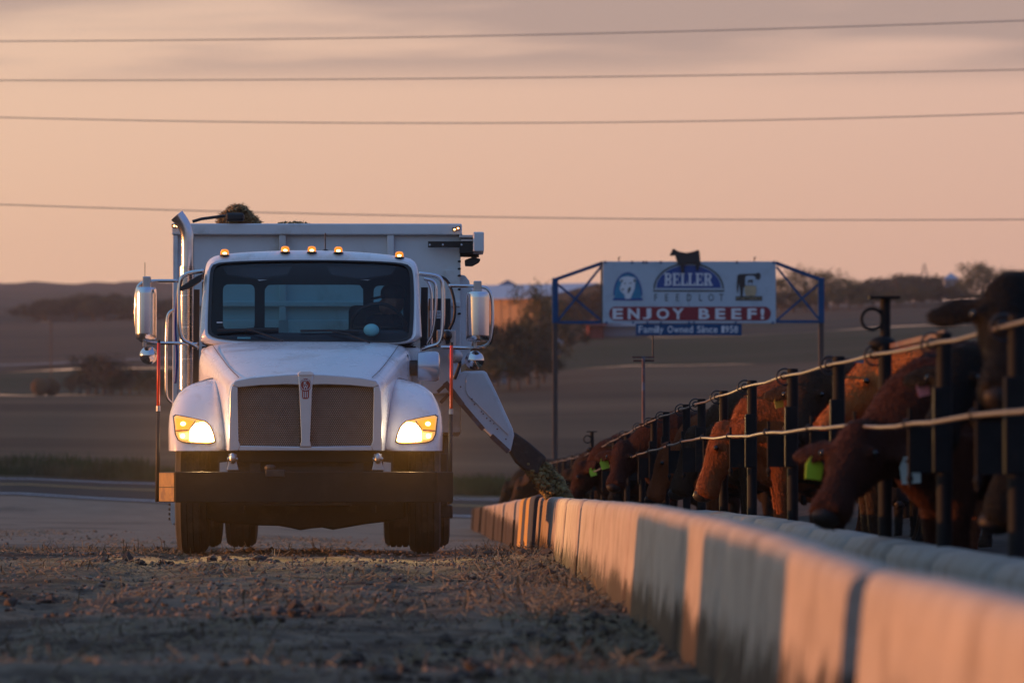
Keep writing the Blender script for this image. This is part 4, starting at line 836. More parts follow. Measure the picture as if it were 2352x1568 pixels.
def cow_mesh(pose):
    poll, muz, side = (Vector(v) for v in POSES[pose]); side.normalize(); mb = MB()
    def rx(tab, n=16):
        mb.loft([[(x, ry*math.cos(2*math.pi*k/n), z+rz*math.sin(2*math.pi*k/n)*(1 if math.sin(2*math.pi*k/n) > 0 else 1.05)) for k in range(n)] for x,z,ry,rz in tab])
    rx([(-.30,.98,.10,.16),(-.20,.98,.19,.28),(0,.99,.26,.385),(.3,.97,.32,.40),(.7,.95,.36,.42),(1.1,.97,.34,.39),(1.4,1.02,.26,.34),(1.58,1.06,.16,.24),(1.64,1.08,.08,.14)])
    d = (muz-poll).normalized(); up = side.cross(d).normalized()
    if up.z < 0 and pose not in ('feeding',): up = -up
    fwd = -d.cross(side).normalized()
    fr = d.cross(side).normalized(); 
    if fr.dot(Vector((-1,0,.3))) < 0: fr = -fr              # towards the forehead
    mb.tube([(.05,0,1.08),(-.15,0,(1.08+poll.z)/2+.06),poll-Vector((-.10,0,.02))+fr*-.06,poll+fr*-.04+d*.06], [.30,.235,.165,.12], 14, 2)
    mb.tube([(-.2,0,.85),(-.3,0,(.85+poll.z-.15)/2), poll+d*.10-fr*.12], [.16,.11,.07], 10, 1)
    L = (muz-poll).length; hr = []
    for t, w, h, o in ((-.10,.06,.05,.01),(-.03,.105,.10,.0),(.10,.132,.13,-.03),(.30,.142,.155,-.055),(.46,.112,.135,-.045),(.62,.086,.098,-.018),(.76,.090,.09,-.008),(.88,.108,.098,-.012),(.99,.108,.092,-.016),(1.05,.092,.074,-.016),(1.07,.05,.04,-.016)):
        c = poll+d*L*t+fr*o; hr.append([c+side*w*math.cos(2*math.pi*k/14)+fr*h*math.sin(2*math.pi*k/14) for k in range(14)])
    mb.loft(hr)
    for s in (-1, 1):
        ax, b = ear_axis(poll, side, d, fr, s, pose); n = ax.cross(d).normalized(); e2 = n.cross(ax); rot = Matrix((ax, e2, n)).transposed()
        mb.ell(b+ax*.13, (.145,.078,.024), 12, 10, rot); mb.tube([b-ax*.05, b+ax*.06], [.045,.036], 8)
        mb.ell(poll+side*s*.118+d*L*.28+fr*.045, (.034,.036,.03), 8, 6)
        mb.ell(muz+side*s*.055+fr*.045-d*.0, (.032,.032,.03), 8, 6)
    mb.ell(poll+fr*.02-d*.03, (.075,.075,.06), 10, 8); mb.tube([(-.30,0,.90),(-.16,0,.62),(.05,0,.56)], [.07,.09,.10], 10, 1)
    for y in (-.17,.17):
        mb.tube([(0.02,y,.90),(0,y,.66),(-.01,y,.44),(-.005,y*.95,.36),(0,y*.95,.14),(-.02,y*.95,.03)], [.16,.11,.064,.058,.042,.058], 10); mb.tube([(-.02,y*.95,.06),(-.035,y*.95,0)], [.055,.068], 10)
        mb.tube([(1.38,y,.98),(1.36,y,.76),(1.42,y,.58),(1.53,y*.9,.48),(1.50,y*.9,.28),(1.46,y*.9,.10),(1.44,y*.9,.03)], [.22,.18,.11,.068,.05,.045,.058], 10)
    mb.tube([(1.62,0,1.16),(1.72,0,1.05),(1.73,0,.7),(1.72,0,.45)], [.045,.03,.022,.045], 8)
    return skin('body', mb, BLK, .018, 3)
def coat_mesh(me, n, seed):            # short hair lying back over the hide
    r = np.random.default_rng(seed); me.calc_loop_triangles(); T_ = np.array([t.vertices[:] for t in me.loop_triangles]); V = np.array([v.co[:] for v in me.vertices]); NV = np.array([v.normal[:] for v in me.vertices])
    a, b, c = V[T_[:,0]], V[T_[:,1]], V[T_[:,2]]; ar = np.linalg.norm(np.cross(b-a, c-a), axis=1); k = r.choice(len(T_), n, p=ar/ar.sum()); u = r.random((n,1)); w = r.random((n,1)); m_ = (u+w) > 1; u = np.where(m_,1-u,u); w = np.where(m_,1-w,w)
    p = a[k]*(1-u-w)+b[k]*u+c[k]*w; nn = NV[T_[k,0]]; g = np.array([.75,0,-.65])+r.normal(0,.45,(n,3)); g -= nn*(g*nn).sum(1)[:,None]; g /= np.linalg.norm(g,axis=1)[:,None]+1e-6
    L = r.uniform(.014,.036,(n,1)); d = (g*.85+nn*.42)*L; sd = np.cross(g, nn); sd /= np.linalg.norm(sd,axis=1)[:,None]+1e-6
    v = np.stack([p-sd*.0028, p+sd*.0028, p+d], 1).reshape(-1,3); return mesh('coat', v, np.arange(n*3).reshape(-1,3))
CM = {k: cow_mesh(k) for k in POSES}; CT = {k: coat_mesh(CM[k], 42000, i) for i, k in enumerate(POSES)}
NOSEM = M('wet_nose', (.02,.014,.013), .55, spec=.2, var=.2)
for k in CT: CT[k].materials.append(BLK)
def cow(pose, x, d, hm, label, tags=(), scale=1.0, rz=0, dz=0.0):
    z = float(H(x, d))+.08+dz; e = empty('cow', (x, d, z), R(rz)); e.scale = (scale,)*3; tag(e, label, 'cow', 'beef cattle lined up at the feed fence')
    o = bpy.data.objects.new('body', CM[pose]); COL.objects.link(o); o.parent = e; o.material_slots[0].link = 'OBJECT'; o.material_slots[0].material = hm
    if d < 90:
        o2 = bpy.data.objects.new('coat', CT[pose]); COL.objects.link(o2); o2.parent = e; o2.material_slots[0].link = 'OBJECT'; o2.material_slots[0].material = hm; o2['kind'] = 'stuff'
    poll, muz, side = (Vector(v) for v in POSES[pose]); side.normalize(); dd = (muz-poll).normalized(); fr = dd.cross(side).normalized()
    if fr.dot(Vector((-1,0,.3))) < 0: fr = -fr
    for s in (-1,1): obj('eye', MB().ell(poll+side*s*.138+dd*(muz-poll).length*.29+fr*.045, (.021,.022,.019), 10, 8), EYEM, e, smooth=True)
    obj('nose', MB().ell(muz+dd*.018-fr*.0, (.085,.062,.055), 12, 8), NOSEM, e, smooth=True)
    for s, tm, w in tags:
        ax, b = ear_axis(poll, side, dd, fr, s, pose); b = b+ax*.15
        q = b+Vector((0,-.045,-.02)); wv = Vector((w,0,.0)); pts = [q-wv*.28, q+wv*.28, q+wv*.55+Vector((0,0,-w*.5)), q+wv*.5+Vector((0,0,-w*1.35)), q-wv*.5+Vector((0,0,-w*1.35)), q-wv*.55+Vector((0,0,-w*.5))]
        rt = Matrix.Rotation(R(rng.uniform(-18,18)), 3, 'Y'); pts = [q+rt@(p-q) for p in pts]; obj('ear_tag', MB().prism3(pts, (0,.006,0)), tm, e)
    return e
cow('turned', 2.66, 22.3, BLK, 'black cow nearest the camera with its head raised above the top cable', scale=.98, rz=14, dz=.07)
cow('turned', 2.80, 25.8, BLK, 'black cow with a pink tag hanging from its ear', [(1,PTAG,.06)], .88, -2)
cow('feeding', 3.0, 24.4, BLK, 'black cow beside the dark red eating one, only its dark neck in view', scale=.98)
cow('turned', 3.06, 34.0, LRED, 'bright red cow with a lime ear tag looking out over the cables', [(-1,LIME,.085)], .97, -34)
cow('eating', 2.46, 27.3, DRED, 'dark red cow eating at the trough, one lime and one white ear tag', [(1,LIME,.085),(-1,WTAG,.10)], .95, 16, dz=-.03)
cow('turned', 2.86, 37.2, BRN, 'black and brown cow with an orange ear tag, just beyond the bright red one', [(1,OTAG,.06)], .93, 4)
cow('feeding', 2.62, 43.0, REDH, 'red cow feeding behind the third group of posts, shoulder lit orange', scale=.98)
cow('feeding', 2.66, 48.3, BRN, 'dark brown cow feeding opposite the truck headlights, between two lit cows', scale=1.0)
cow('feeding', 2.60, 53.2, REDH, 'small red cow feeding with its neck hair lit from the left', [(-1,LIME,.07)], .94)
cow('low_turned', 2.45, 59.0, DRED, 'red cow with a lime ear tag lifting its head beside the thin standpipe', [(1,LIME,.085)], 1.0)
cow('feeding', 2.65, 66.5, BLK, 'black cow feeding beyond the thin standpipe', scale=.96)
cow('feeding', 2.35, 73.5, DRED, 'dark red cow bending down close behind the pouring feed', [(-1,LIME,.08)], 1.0)
cow('feeding', 2.35, 82.0, BRN, 'dark brown cow feeding just beyond the pouring feed', scale=.97)
cow('feeding', 2.15, 112.0, BRN, 'dark cow reaching over the far bunk wall, nearer of the distant pair', scale=1.05)
cow('feeding', 2.05, 124.0, BLK, 'black cow reaching over the far bunk wall, farthest of the herd', scale=1.05)
cow('standing', 3.3, 29.8, BLK, 'black cow standing in the second row behind the red heads', scale=.92)
cow('standing', 3.6, 40.0, BLK, 'black cow standing in the second row, mostly hidden by posts', scale=.88)

for x, d, rz, pz, hm, lab in ((5.6,26.2,170,'standing',BLK,'black cow standing with its rump towards the trough in the third row'),(3.9,33.0,95,'feeding',BLK,'black cow in the second row behind the bright red cow'),(4.6,37.5,60,'standing',BLK,'black cow in the third row, seen between the posts'),
        (4.4,46.0,20,'feeding',BRN,'dark brown cow in the second row behind the lit red necks'),(4.8,52.0,-60,'standing',BLK,'black cow in the second row beyond the lit red necks'),(4.9,60.0,80,'feeding',BLK,'black cow in the second row behind the thin standpipe'),(5.6,68.0,10,'standing',BLK,'black cow in the third row beyond the thin standpipe'),(4.6,78.0,-20,'feeding',BRN,'dark brown cow in the second row beside the pouring feed'),(4.4,29.0,-80,'standing',BLK,'black cow standing crosswise behind the dark red feeding cow')):
    cow(pz, x, d, hm, lab, scale=.95, rz=rz)
PENM = M('pen_ground', (.035,.027,.022), .97, spec=.1, var=.4, scale=2, bump=1, bscale=9, col2=(.06,.045,.034), c2s=.6)
xs_p = np.linspace(2.32, 46, 70); ds_p = np.linspace(10, 152, 180); Xp, Dp = np.meshgrid(xs_p, ds_p)
tag(grid_obj('pen_ground', Xp, Dp, H(Xp, Dp)+.05+.10*NZ[1](Xp*.8, Dp*.8)+.07*NZ[2](Xp*2.3, Dp*2.1)+np.clip((Xp-3.5)*.03,0,.45)+np.clip((Xp-3.4)*.34,0,1.3)*np.clip((Dp-55)/40,0,1), PENM), kind='structure')

# driver
pc = T(880, 760, 2.72); hd = T(903, 692, 2.55); mb = MB()
W_ = lambda x, y, yl: T(x, y, yl)
mb.tube([W_(878,830,2.7),W_(880,790,2.7),W_(886,752,2.66),W_(893,730,2.62)], [.20,.21,.19,.10], 14, 1); mb.tube([W_(893,735,2.62), W_(901,712,2.57)], [.075,.07], 10)
mb.ell(hd, (.098,.085,.125), 16, 12); mb.ell(hd+Vector((-.075,-.01,-.05)), (.05,.06,.07), 10, 8); mb.tube([hd+Vector((-.09,-.01,.01)), hd+Vector((-.125,-.01,-.025))], [.012,.02], 8); mb.ell(hd+Vector((.02,-.08,-.02)), (.02,.014,.035), 8, 6)
mb.tube([W_(858,742,2.66),W_(838,768,2.56),W_(836,758,2.42)], [.085,.06,.045], 10, 1); mb.tube([W_(914,742,2.64),W_(918,775,2.5),W_(892,764,2.4)], [.085,.065,.045], 10, 1)
for k in range(4): mb.tube([W_(836,758,2.42)+Vector((-.015+k*.014,0,0)), W_(836,758,2.42)+Vector((-.02+k*.014,-.06,.02)), W_(836,758,2.42)+Vector((-.02+k*.014,-.075,-.02))], .010, 6); mb.tube([W_(892,764,2.4)+Vector((-.02+k*.014,0,0)), W_(892,764,2.4)+Vector((-.02+k*.014,-.05,.02)), W_(892,764,2.4)+Vector((-.02+k*.014,-.065,-.02))], .010, 6)
JACKET = M('dark_jacket', (.014,.017,.026), .85, var=.3); SKINM = M('skin', (.20,.10,.065), .55, var=.12)
me = skin('body', mb, JACKET, .012, 3); me.materials.append(SKINM)
for p in me.polygons:
    if p.center.z > W_(0,722,2.6).z or p.center.y < 2.41: p.material_index = 1
per = empty('person', (TX+pc.x, TY+2.7, 1.3)); tag(per, 'driver in dark cap and jacket at the wheel inside the truck cab, seen in profile', 'person')
bd = bpy.data.objects.new('body', me); COL.objects.link(bd); bd.parent = per; bd.matrix_parent_inverse = Matrix.Translation(-per.location) @ Matrix.Translation((TX,TY,0))
capm = MB().lathe([(-.01,.108),(.02,.112),(.06,.108),(.095,.085),(.118,.05),(.125,.005)], hd+Vector((0,0,.035)), 'z', 20); capm.prism([(0,0)]*0 or [(hd.x-.20,hd.z+.028),(hd.x-.05,hd.z+.06),(hd.x-.05,hd.z+.04),(hd.x-.20,hd.z+.012)], hd.y-.07, hd.y+.07)
o = obj('cap', capm, M('dark_cap', (.010,.012,.02), .8), per, smooth=40); o.matrix_parent_inverse = bd.matrix_parent_inverse

# ------------------------------------------------------------------ the sign over the lane
SD = 120.0; Q = lambda px, py, o=0: P(px, py, SD)+Vector((0,o,0))
sign = empty('billboard_sign', (P(1580,0,SD).x, SD, float(H(5,SD)))); tag(sign, 'white roadside board on two tall posts advertising a family cattle feedlot', 'sign')
def sp_(name, mb, m, parent=sign, **k):
    return wpart(name, mb, m, parent, **k)
for px in (1275, 1887):
    x0, x1 = Q(px-7,0).x, Q(px+7,0).x; zt_ = Q(0,638).z; zm_ = Q(0,742).z
    sp_('post', MB().box(x0+.01,x1-.01,SD-.06,SD+.06,float(H(x0,SD))-.5,zm_), SIGNPOST, bevel=.01); sp_('post_head', MB().box(x0,x1,SD-.07,SD+.07,zm_+.002,zt_), SIGNBLUE, bevel=.01)
for a, b, w in (((1275,642),(1386,603),.075),((1275,740),(1386,740),.06),((1278,650),(1384,738),.045),((1280,738),(1384,608),.05),((1887,642),(1782,603),.075),((1887,738),(1782,738),.06),((1886,648),(1784,736),.045),((1886,738),(1784,612),.045)):
    off = .03 if a[1] in (650,648) else -.02 if a[1] == 738 and b[1] < 700 else 0
    sp_('truss_bar', MB().bar(Q(*a,off), Q(*b,off), w, .05), SIGNBLUE)
sp_('frame_tube', MB().box(Q(1380,0).x,Q(1384,0).x,SD-.05,SD+.05,Q(0,742).z,Q(0,600).z).box(Q(1384,0).x,Q(1782,0).x,SD+.01,SD+.08,Q(0,606).z,Q(0,601).z).box(Q(1384,0).x,Q(1782,0).x,SD+.01,SD+.08,Q(0,741).z,Q(0,736).z), SIGNPOST)
board = sp_('board', MB().box(Q(1384.5,0).x,Q(1782.5,0).x,SD-.06,SD-.002,Q(0,742).z,Q(0,600).z), BOARD, bevel=.008)
fo = SD-.06
def flat(name, polys, m, lift, th=.006, parent=board):
    mb = MB()
    for p in polys: mb.prism([(Q(x,y).x, Q(x,y).z) for x,y in p], fo-lift-th, fo-lift)
    return sp_(name, mb, m, parent)
def arch(cx, cy, rx, ry, n=28): return [(cx+rx*math.cos(R(180*i/n)), cy-ry*math.sin(R(180*i/n))) for i in range(n+1)]
def ringp(cx, cy, rx, ry, t, n=28): return [q for i in range(n) for q in [[(cx+(rx)*math.cos(R(180*i/n)),cy-ry*math.sin(R(180*i/n))),(cx+rx*math.cos(R(180*(i+1)/n)),cy-ry*math.sin(R(180*(i+1)/n))),(cx+(rx-t)*math.cos(R(180*(i+1)/n)),cy-(ry-t)*math.sin(R(180*(i+1)/n))),(cx+(rx-t)*math.cos(R(180*i/n)),cy-(ry-t)*math.sin(R(180*i/n)))]]]
flat('board_seam', [[(1581.7,671),(1582.3,671),(1582.3,703),(1581.7,703)]], PDARK, .0, .002); flat('logo_arch', [arch(1582,661,74,52)], PBLUE, 0); flat('logo_outline', ringp(1582,663,81,60,3.6)+[[(1500,666),(1664,666),(1664,669.5),(1500,669.5)]], PDARK, 0)
# slab letters of the name
def slab(ch, x0, x1, y0, y1):
    w = x1-x0; h = y1-y0; t = w*.30; b = h*.11; s = []
    rc = lambda a,c,e,g: [(a,c),(e,c),(e,g),(a,g)]
    stem = [rc(x0+w*.10,y0,x0+w*.10+t,y1), rc(x0-w*.02,y0,x0+w*.55,y0+b), rc(x0-w*.02,y1-b,x0+w*.55,y1)]
    s += stem
    if ch in 'EL': s += [rc(x0+w*.4,y1-b,x1,y1),rc(x1-w*.14,y1-h*.30,x1,y1)]
    if ch == 'E': s += [rc(x0+w*.4,y0,x1-w*.04,y0+b),rc(x1-w*.18,y0,x1-w*.04,y0+h*.28),rc(x0+w*.4,y0+h*.46,x0+w*.72,y0+h*.54),rc(x0+w*.64,y0+h*.36,x0+w*.74,y0+h*.64)]
    def bowl(c0, c1): 
        o = [];n=10
        for i in range(n):
            a0,a1 = R(-90+180*i/n),R(-90+180*(i+1)/n); cx=x0+w*.5; cy=(c0+c1)/2; ry=(c1-c0)/2; rx=w*.48
            o.append([(cx+rx*math.cos(a0),cy+ry*math.sin(a0)),(cx+rx*math.cos(a1),cy+ry*math.sin(a1)),(cx+rx*.42*math.cos(a1),cy+(ry-b)*math.sin(a1)),(cx+rx*.42*math.cos(a0),cy+(ry-b)*math.sin(a0))])
        return o+[rc(x0+w*.4,c0,x0+w*.52,c0+b),rc(x0+w*.4,c1-b,x0+w*.52,c1)]
    if ch == 'B': s += bowl(y0,y0+h*.53)+bowl(y0+h*.47,y1)
    if ch == 'R': s += bowl(y0,y0+h*.54)+[[(x0+w*.48,y0+h*.5),(x0+w*.78,y0+h*.5),(x1+w*.06,y1),(x1-w*.26,y1)],rc(x1-w*.3,y1-b,x1+w*.12,y1)]
    return s
pol = []
for ch, a, b in zip('BELLER', (1526,1545,1564,1581,1598,1617), (1543,1562,1580,1597,1615,1635)): pol += slab(ch, a, b, 627, 656)
for i, p in enumerate(pol): pass
mbL = MB()
for i, p in enumerate(pol): mbL.prism([(Q(x,y).x,Q(x,y).z) for x,y in p], fo-.0145-.0002*(i % 7), fo-.0065)
sp_('lettering', mbL, WHITEP, board)
def sletters(items, m, lift, bold, name='lettering', parent=board):
    o = letters(None, items, m, lambda x,y: (Q(x,y).x, fo-lift, Q(x,y).z), .004, bold, name); o.parent = parent; 
    return o
sletters([(c, x, x+w, 675, 691) for c,x,w in (('F',1503,7),('E',1528,7),('E',1553,7),('D',1578,10),('L',1606,7),('O',1627,13),('T',1652,10))], PDARK, .001, .0)
cap = [(1413+14*math.cos(R(a)), 720+16*math.sin(R(a))) for a in range(90,271,15)]+[(1757+14*math.cos(R(a)), 720+16*math.sin(R(a))) for a in range(-90,91,15)]
flat('slogan_band', [cap], PRED, 0)
sletters([(c, x, x+w, 708, 733) for c,x,w in (('E',1407,24),('N',1442,27),('J',1476,20),('O',1508,29),('Y',1544,27),('B',1605,25),('E',1643,23),('E',1680,23),('F',1717,21),('!',1747,9))], WHITEP, .007, .035)
# emblem with a white bull's head on a blue arch
flat('emblem_arch', [arch(1442,678,31,50), [(1409,686),(1409,689.5),(1476,689.5),(1476,686)], [(1411,677),(1473,677),(1473,686.5),(1411,686.5)]], PTEAL, 0); flat('emblem_outline', ringp(1442,678,33.5,53,3)+[[(1408,684.5),(1476,684.5),(1476,689.8),(1408,689.8)]], PBLUE, .001)
flat('bull_head', [[(1424,640),(1430,636),(1442,634),(1456,637),(1462,641),(1459,649),(1458,662),(1452,676),(1448,686),(1436,686),(1434,676),(1426,669),(1423,662),(1427,652),(1428,647),(1423,645)]], WHITEP, .007)
flat('bull_face', [[(1426,643),(1429,641),(1431,646),(1428,648)],[(1456,640),(1461,643),(1458,648),(1455,646)],[(1433,650),(1438,650),(1438,652),(1433,652)],[(1445,649),(1451,649),(1451,651),(1445,651)],[(1427,664),(1431,662),(1433,665),(1430,667)],[(1443,662),(1448,658),(1449,664),(1444,673),(1441,673)]], PDARK, .0135, .003)
# partner emblem: black cow with a tan bucket
flat('emblem_cow', [[(1694,632),(1700,629),(1730,628),(1737,628),(1742,625),(1748,630),(1747,638),(1743,643),(1738,640),(1733,648),(1730,658),(1728,680),(1723,680),(1722,660),(1708,660),(1706,680),(1701,680),(1700,664),(1697,650),(1696,668),(1694,675),(1692,660)]], BLACK, 0)
flat('emblem_sack', [[(1712,637),(1716,633),(1732,633),(1736,637),(1736,655),(1712,655)]], BOARD, .007); flat('emblem_sack', [[(1711,656),(1737,656),(1738,668),(1735,679),(1713,679),(1710,668)]], PTAN, .007)
flat('emblem_calf', [[(1718,643),(1729,642),(1731,644),(1729,647),(1728,652),(1726,652),(1725,647),(1721,647),(1720,652),(1718,652)]], BLACK, .0135, .003)
flat('emblem_base', [[(1690,680),(1751,680),(1751,690),(1690,690)]], BLACK, .0005)
sletters([(c, 1693+k*7, 1693+k*7+5.6, 682, 688) for k, c in enumerate('PARTNERS')], PTAN, .008, .0)
fp = sp_('lower_strip', MB().box(Q(1460,0).x,Q(1704,0).x,SD-.05,SD-.01,Q(0,770).z,Q(0,743).z), SIGNBLUE, bevel=.006)
txt = 'Family Owned Since 1958'; wd = {'m':1.55,'w':1.4,'i':.45,'l':.45,'O':1.4,' ':.7,'F':1.05,'S':1.1,'1':.7}; tot = sum(wd.get(c,1)+.18 for c in txt); x = 1467; its = []
for c in txt:
    w = wd.get(c,1)*(1697-1467)/tot
    if c != ' ':
        y0, y1 = (748,764)
        if c in 'amnwesc': y0 = 753
        if c == 'y': y0, y1 = 753, 768
        its.append((c, x, x+w, y0, y1))
    x += w+.18*(1697-1467)/tot
o = letters(None, its, WHITEP, lambda x,y: (Q(x,y).x, SD-.051, Q(x,y).z), .004, .01); o.parent = fp
bull = [((1360+a/3.178)*.91875, (600+b/3.178)*.91875) for a, b in ((998,115),(1012,96),(1018,74),(1030,70),(1042,74),(1060,86),(1080,93),(1130,101),(1180,93),(1222,78),(1234,84),(1240,130),(1243,190),(1238,205),(1232,190),(1228,240),(1212,240),(1206,196),(1186,180),(1150,190),(1112,194),(1114,258),(1092,258),(1086,206),(1062,182),(1050,152),(1040,122),(1022,127),(1004,124))]
sp_('bull_cutout', MB().prism([(Q(x,y).x,Q(x,y).z) for x,y in bull], SD-.12, SD-.08), BLACK, bevel=.006)
for px in (1390,1452,1478,1485,1518,1693,1778): sp_('clip', MB().box(Q(px-2,0).x,Q(px+2,0).x,SD-.075,SD-.055,Q(0,605).z,Q(0,599).z), SIGNBLUE, board)
for px in (1393,1454,1487,1518,1583,1594,1690,1775): sp_('clip', MB().box(Q(px-2,0).x,Q(px+2,0).x,SD-.075,SD-.055,Q(0,743.5).z,Q(0,738).z), SIGNBLUE, board)
mb = MB(); 
for px in (1422,1734): mb.tube([Q(px,601),Q(px-1,590)], .012, 5); mb.tube([Q(px,594),Q(px+3,588)], .008, 5)
sp_('wire_stub', mb, DIRTYK)

# ------------------------------------------------------------------ power lines and their poles (the poles stand outside the picture)
POLEM = M('wooden_pole', (.10,.07,.05), .9, var=.25, stretch=(8,8,.6)); WIREM = M('power_wire', (.40,.28,.23), .8, var=.1)
LD = 152.0; pole_x = (-44.0, 42.0)
rows_ = [(-.45,95,63,45),(0,185,178,158),(.3,270,282,258),(.0,470,499,503)]
WL = ['topmost of the four power lines crossing the sky','second power line from the top of the sky','third power line from the top of the sky','lowest power line, passing just above the truck']
for (oy, a, b, c), lab in zip(rows_, WL):
    d = LD+oy*3; x0, x1, x2 = P(0,0,d).x, P(1176,0,d).x, P(2352,0,d).x; co_ = np.polyfit([x0,x1,x2], [P(0,a,d).z,P(0,b if b not in (63,) else 80,d).z,P(0,c,d).z], 2)
    if co_[0] < 0: co_ = np.array([0.0004, *np.polyfit([x0,x2],[P(0,a,d).z,P(0,c,d).z],1)])
    xs_ = np.linspace(*pole_x, 60); tag(obj('power_line', MB().tube([(x, d, float(np.polyval(co_, x))) for x in xs_], .0145, 6), WIREM, smooth=True), lab, 'power line', 'power lines across the sky')
for x, lab in zip(pole_x, ('wooden utility pole carrying the lines, left of the view', 'wooden utility pole carrying the lines, right of the view')):
    e = empty('utility_pole', (x, LD, float(H(x,LD)))); tag(e, lab, 'utility pole', 'utility poles'); zg = float(H(x,LD))
    wpart('pole', MB().tube([(x,LD+.3,zg-1),(x,LD+.3,zg+15)], [.18,.12], 12), POLEM, e, smooth=True); wpart('cross_arm', MB().box(x-.06,x+.06,LD-1.6,LD+1.4,zg+12.2,zg+12.35), POLEM, e)

# ------------------------------------------------------------------ far side: farm buildings, trees, bales
def gable(name, label, x0, x1, d0, d1, zg, eave, ridge, wallm, roofm, cat='barn', cupola=None, seams=0):
    e = empty(name, ((x0+x1)/2, (d0+d1)/2, zg)); tag(e, label, cat); dm = (d0+d1)/2
    wpart('wall', MB().add([(x0,d0,zg-2),(x1,d0,zg-2),(x1,d1,zg-2),(x0,d1,zg-2),(x0,d0,eave),(x1,d0,eave),(x1,d1,eave),(x0,d1,eave),(x0,dm,ridge-.15),(x1,dm,ridge-.15)], [(0,1,5,4),(2,3,7,6),(1,2,6,9,5),(3,0,4,8,7)]), wallm, e)
    r = wpart('roof', MB().prism3([(x0-.4,d0-.5,eave-.1),(x1+.4,d0-.5,eave-.1),(x1+.4,dm,ridge),(x0-.4,dm,ridge)], (0,0,.12)).prism3([(x0-.4,d1+.5,eave-.1),(x1+.4,d1+.5,eave-.1),(x1+.4,dm,ridge),(x0-.4,dm,ridge)], (0,0,.12)), roofm, e)
    if seams:
        mb = MB()
        for k in range(seams): x = x0+(x1-x0)*(k+.5)/seams; mb.box(x-.04,x+.04,d0-.06,d0-.001,zg,eave-.1)
        wpart('wall_ribs', mb, wallm, e)
    wpart('door', MB().box(x0+(x1-x0)*.3,x0+(x1-x0)*.42,d0-.08,d0-.002,zg-1,zg+(eave-zg)*.75), roofm, e)
    return e
ROOF = M('blue_grey_metal_roof', (.34,.37,.44), .5, .2, var=.06); TANW = M('tan_metal_wall', (.42,.22,.10), .6, var=.06); DROOF = M('dark_blue_roof', (.06,.08,.13), .6); REDW = M('red_barn_wall', (.22,.03,.025), .8); GREYW = M('grey_metal_wall', (.20,.21,.24), .6)
b700 = lambda px, py, d=690: P(px, py, d)
e = gable('machine_shed', 'long shed with a pale blue metal roof and tan wall behind the right mirror', P(1020,0,690).x, P(1400,0,690).x, 690, 716, P(0,765,690).z, P(0,686,690).z, P(0,655,703).z, TANW, ROOF, 'shed', seams=16)
e.rotation_euler.z = R(-32)
gable('grain_bin_house', 'small dark blue gable roof peeking over the long pale shed', P(1138,0,760).x, P(1192,0,760).x, 755, 765, P(0,740,760).z, P(0,662,760).z, P(0,662,760).z+.3, GREYW, DROOF, 'building')
def pyramid(name, label, px, py, hw, base, d, roofm, wallm):
    c = P(px,base,d); a = P(px,py,d); w = hw*d/F; e = empty(name, (c.x,d,c.z-3)); tag(e, label, 'building')
    wpart('wall', MB().box(c.x-w,c.x+w,d-w,d+w,c.z-4,c.z), wallm, e); wpart('roof', MB().add([(c.x-w*1.1,d-w*1.1,c.z),(c.x+w*1.1,d-w*1.1,c.z),(c.x+w*1.1,d+w*1.1,c.z),(c.x-w*1.1,d+w*1.1,c.z),(a.x,d,a.z)], [(0,1,4),(1,2,4),(2,3,4),(3,0,4),(3,2,1,0)]), roofm, e)
pyramid('grain_bin', 'grain bin with a dark pointed roof rising behind the long pale shed', 1166, 642, 26, 658, 730, DROOF, GREYW)
pyramid('grain_bin', 'grain bin with a blue pointed roof among the trees on the right horizon', 2186, 625, 16, 640, 1100, ROOF, GREYW)
gable('red_barn', 'little red barn with a sunlit side behind the lower left corner of the board', P(1352,0,640).x, P(1386,0,640).x, 640, 650, P(0,768,640).z, P(0,746,640).z, P(0,738,645).z, REDW, REDW, 'barn')
gable('grey_shed', 'low grey shed beside the little red barn', P(1388,0,645).x, P(1470,0,645).x, 645, 657, P(0,770,645).z, P(0,748,645).z, P(0,742,651).z, GREYW, GREYW, 'shed')
TANKM = M('white_tank', (.45,.47,.55), .5)
for px, py, r, d, lab in ((1160,850,15,455,'white round tank at the foot of the dark trees'),(1138,846,9,460,'smaller grey white tank left of the white round tank'),(1284,786,8,560,'small white tank in the field beside the sign post')):
    c = P(px,py,d); q = r*d/F; e = empty('tank', (c.x,d,c.z-q)); tag(e, lab, 'tank'); wpart('drum', MB().lathe([(-q*1.1,q*.1),(-q*1.1,q*.9),(-q,q),(q,q),(q*1.1,q*.9),(q*1.1,q*.1)], c, 'x', 20), TANKM, e, smooth=40); wpart('leg', MB().box(c.x-q*.6,c.x+q*.6,d-q*.5,d+q*.5,c.z-q-1,c.z-q*.8), GREYW, e)
BALE = M('hay_bale', (.16,.085,.04), .95, var=.3, bump=.5)
for px, lab in ((93,'left of two brown round bales in the low grass'),(118,'right of two brown round bales in the low grass')):
    d = 500+px*.05; c = P(px,875,d); z0 = float(H(c.x,d)); tag(obj('round_bale', MB().lathe([(-.7,.05),(-.7,.74),(-.66,.79),(.66,.79),(.7,.74),(.7,.05)], (c.x,d,z0+.76), 'y', 24), BALE, smooth=40), lab, 'bale', 'round bales')
for px, y0, y1, d, lab in ((118,738,812,610,'pale thin pole standing in the brown field on the left'),(2060,628,712,860,'thin pole on the right field edge')):
    a = P(px,y0,d); tag(obj('thin_pole', MB().tube([(a.x,d,float(H(a.x,d))-.3),a], .09, 8), POLEM), lab, 'pole')
a = P(2125,605,1500); mb = MB()
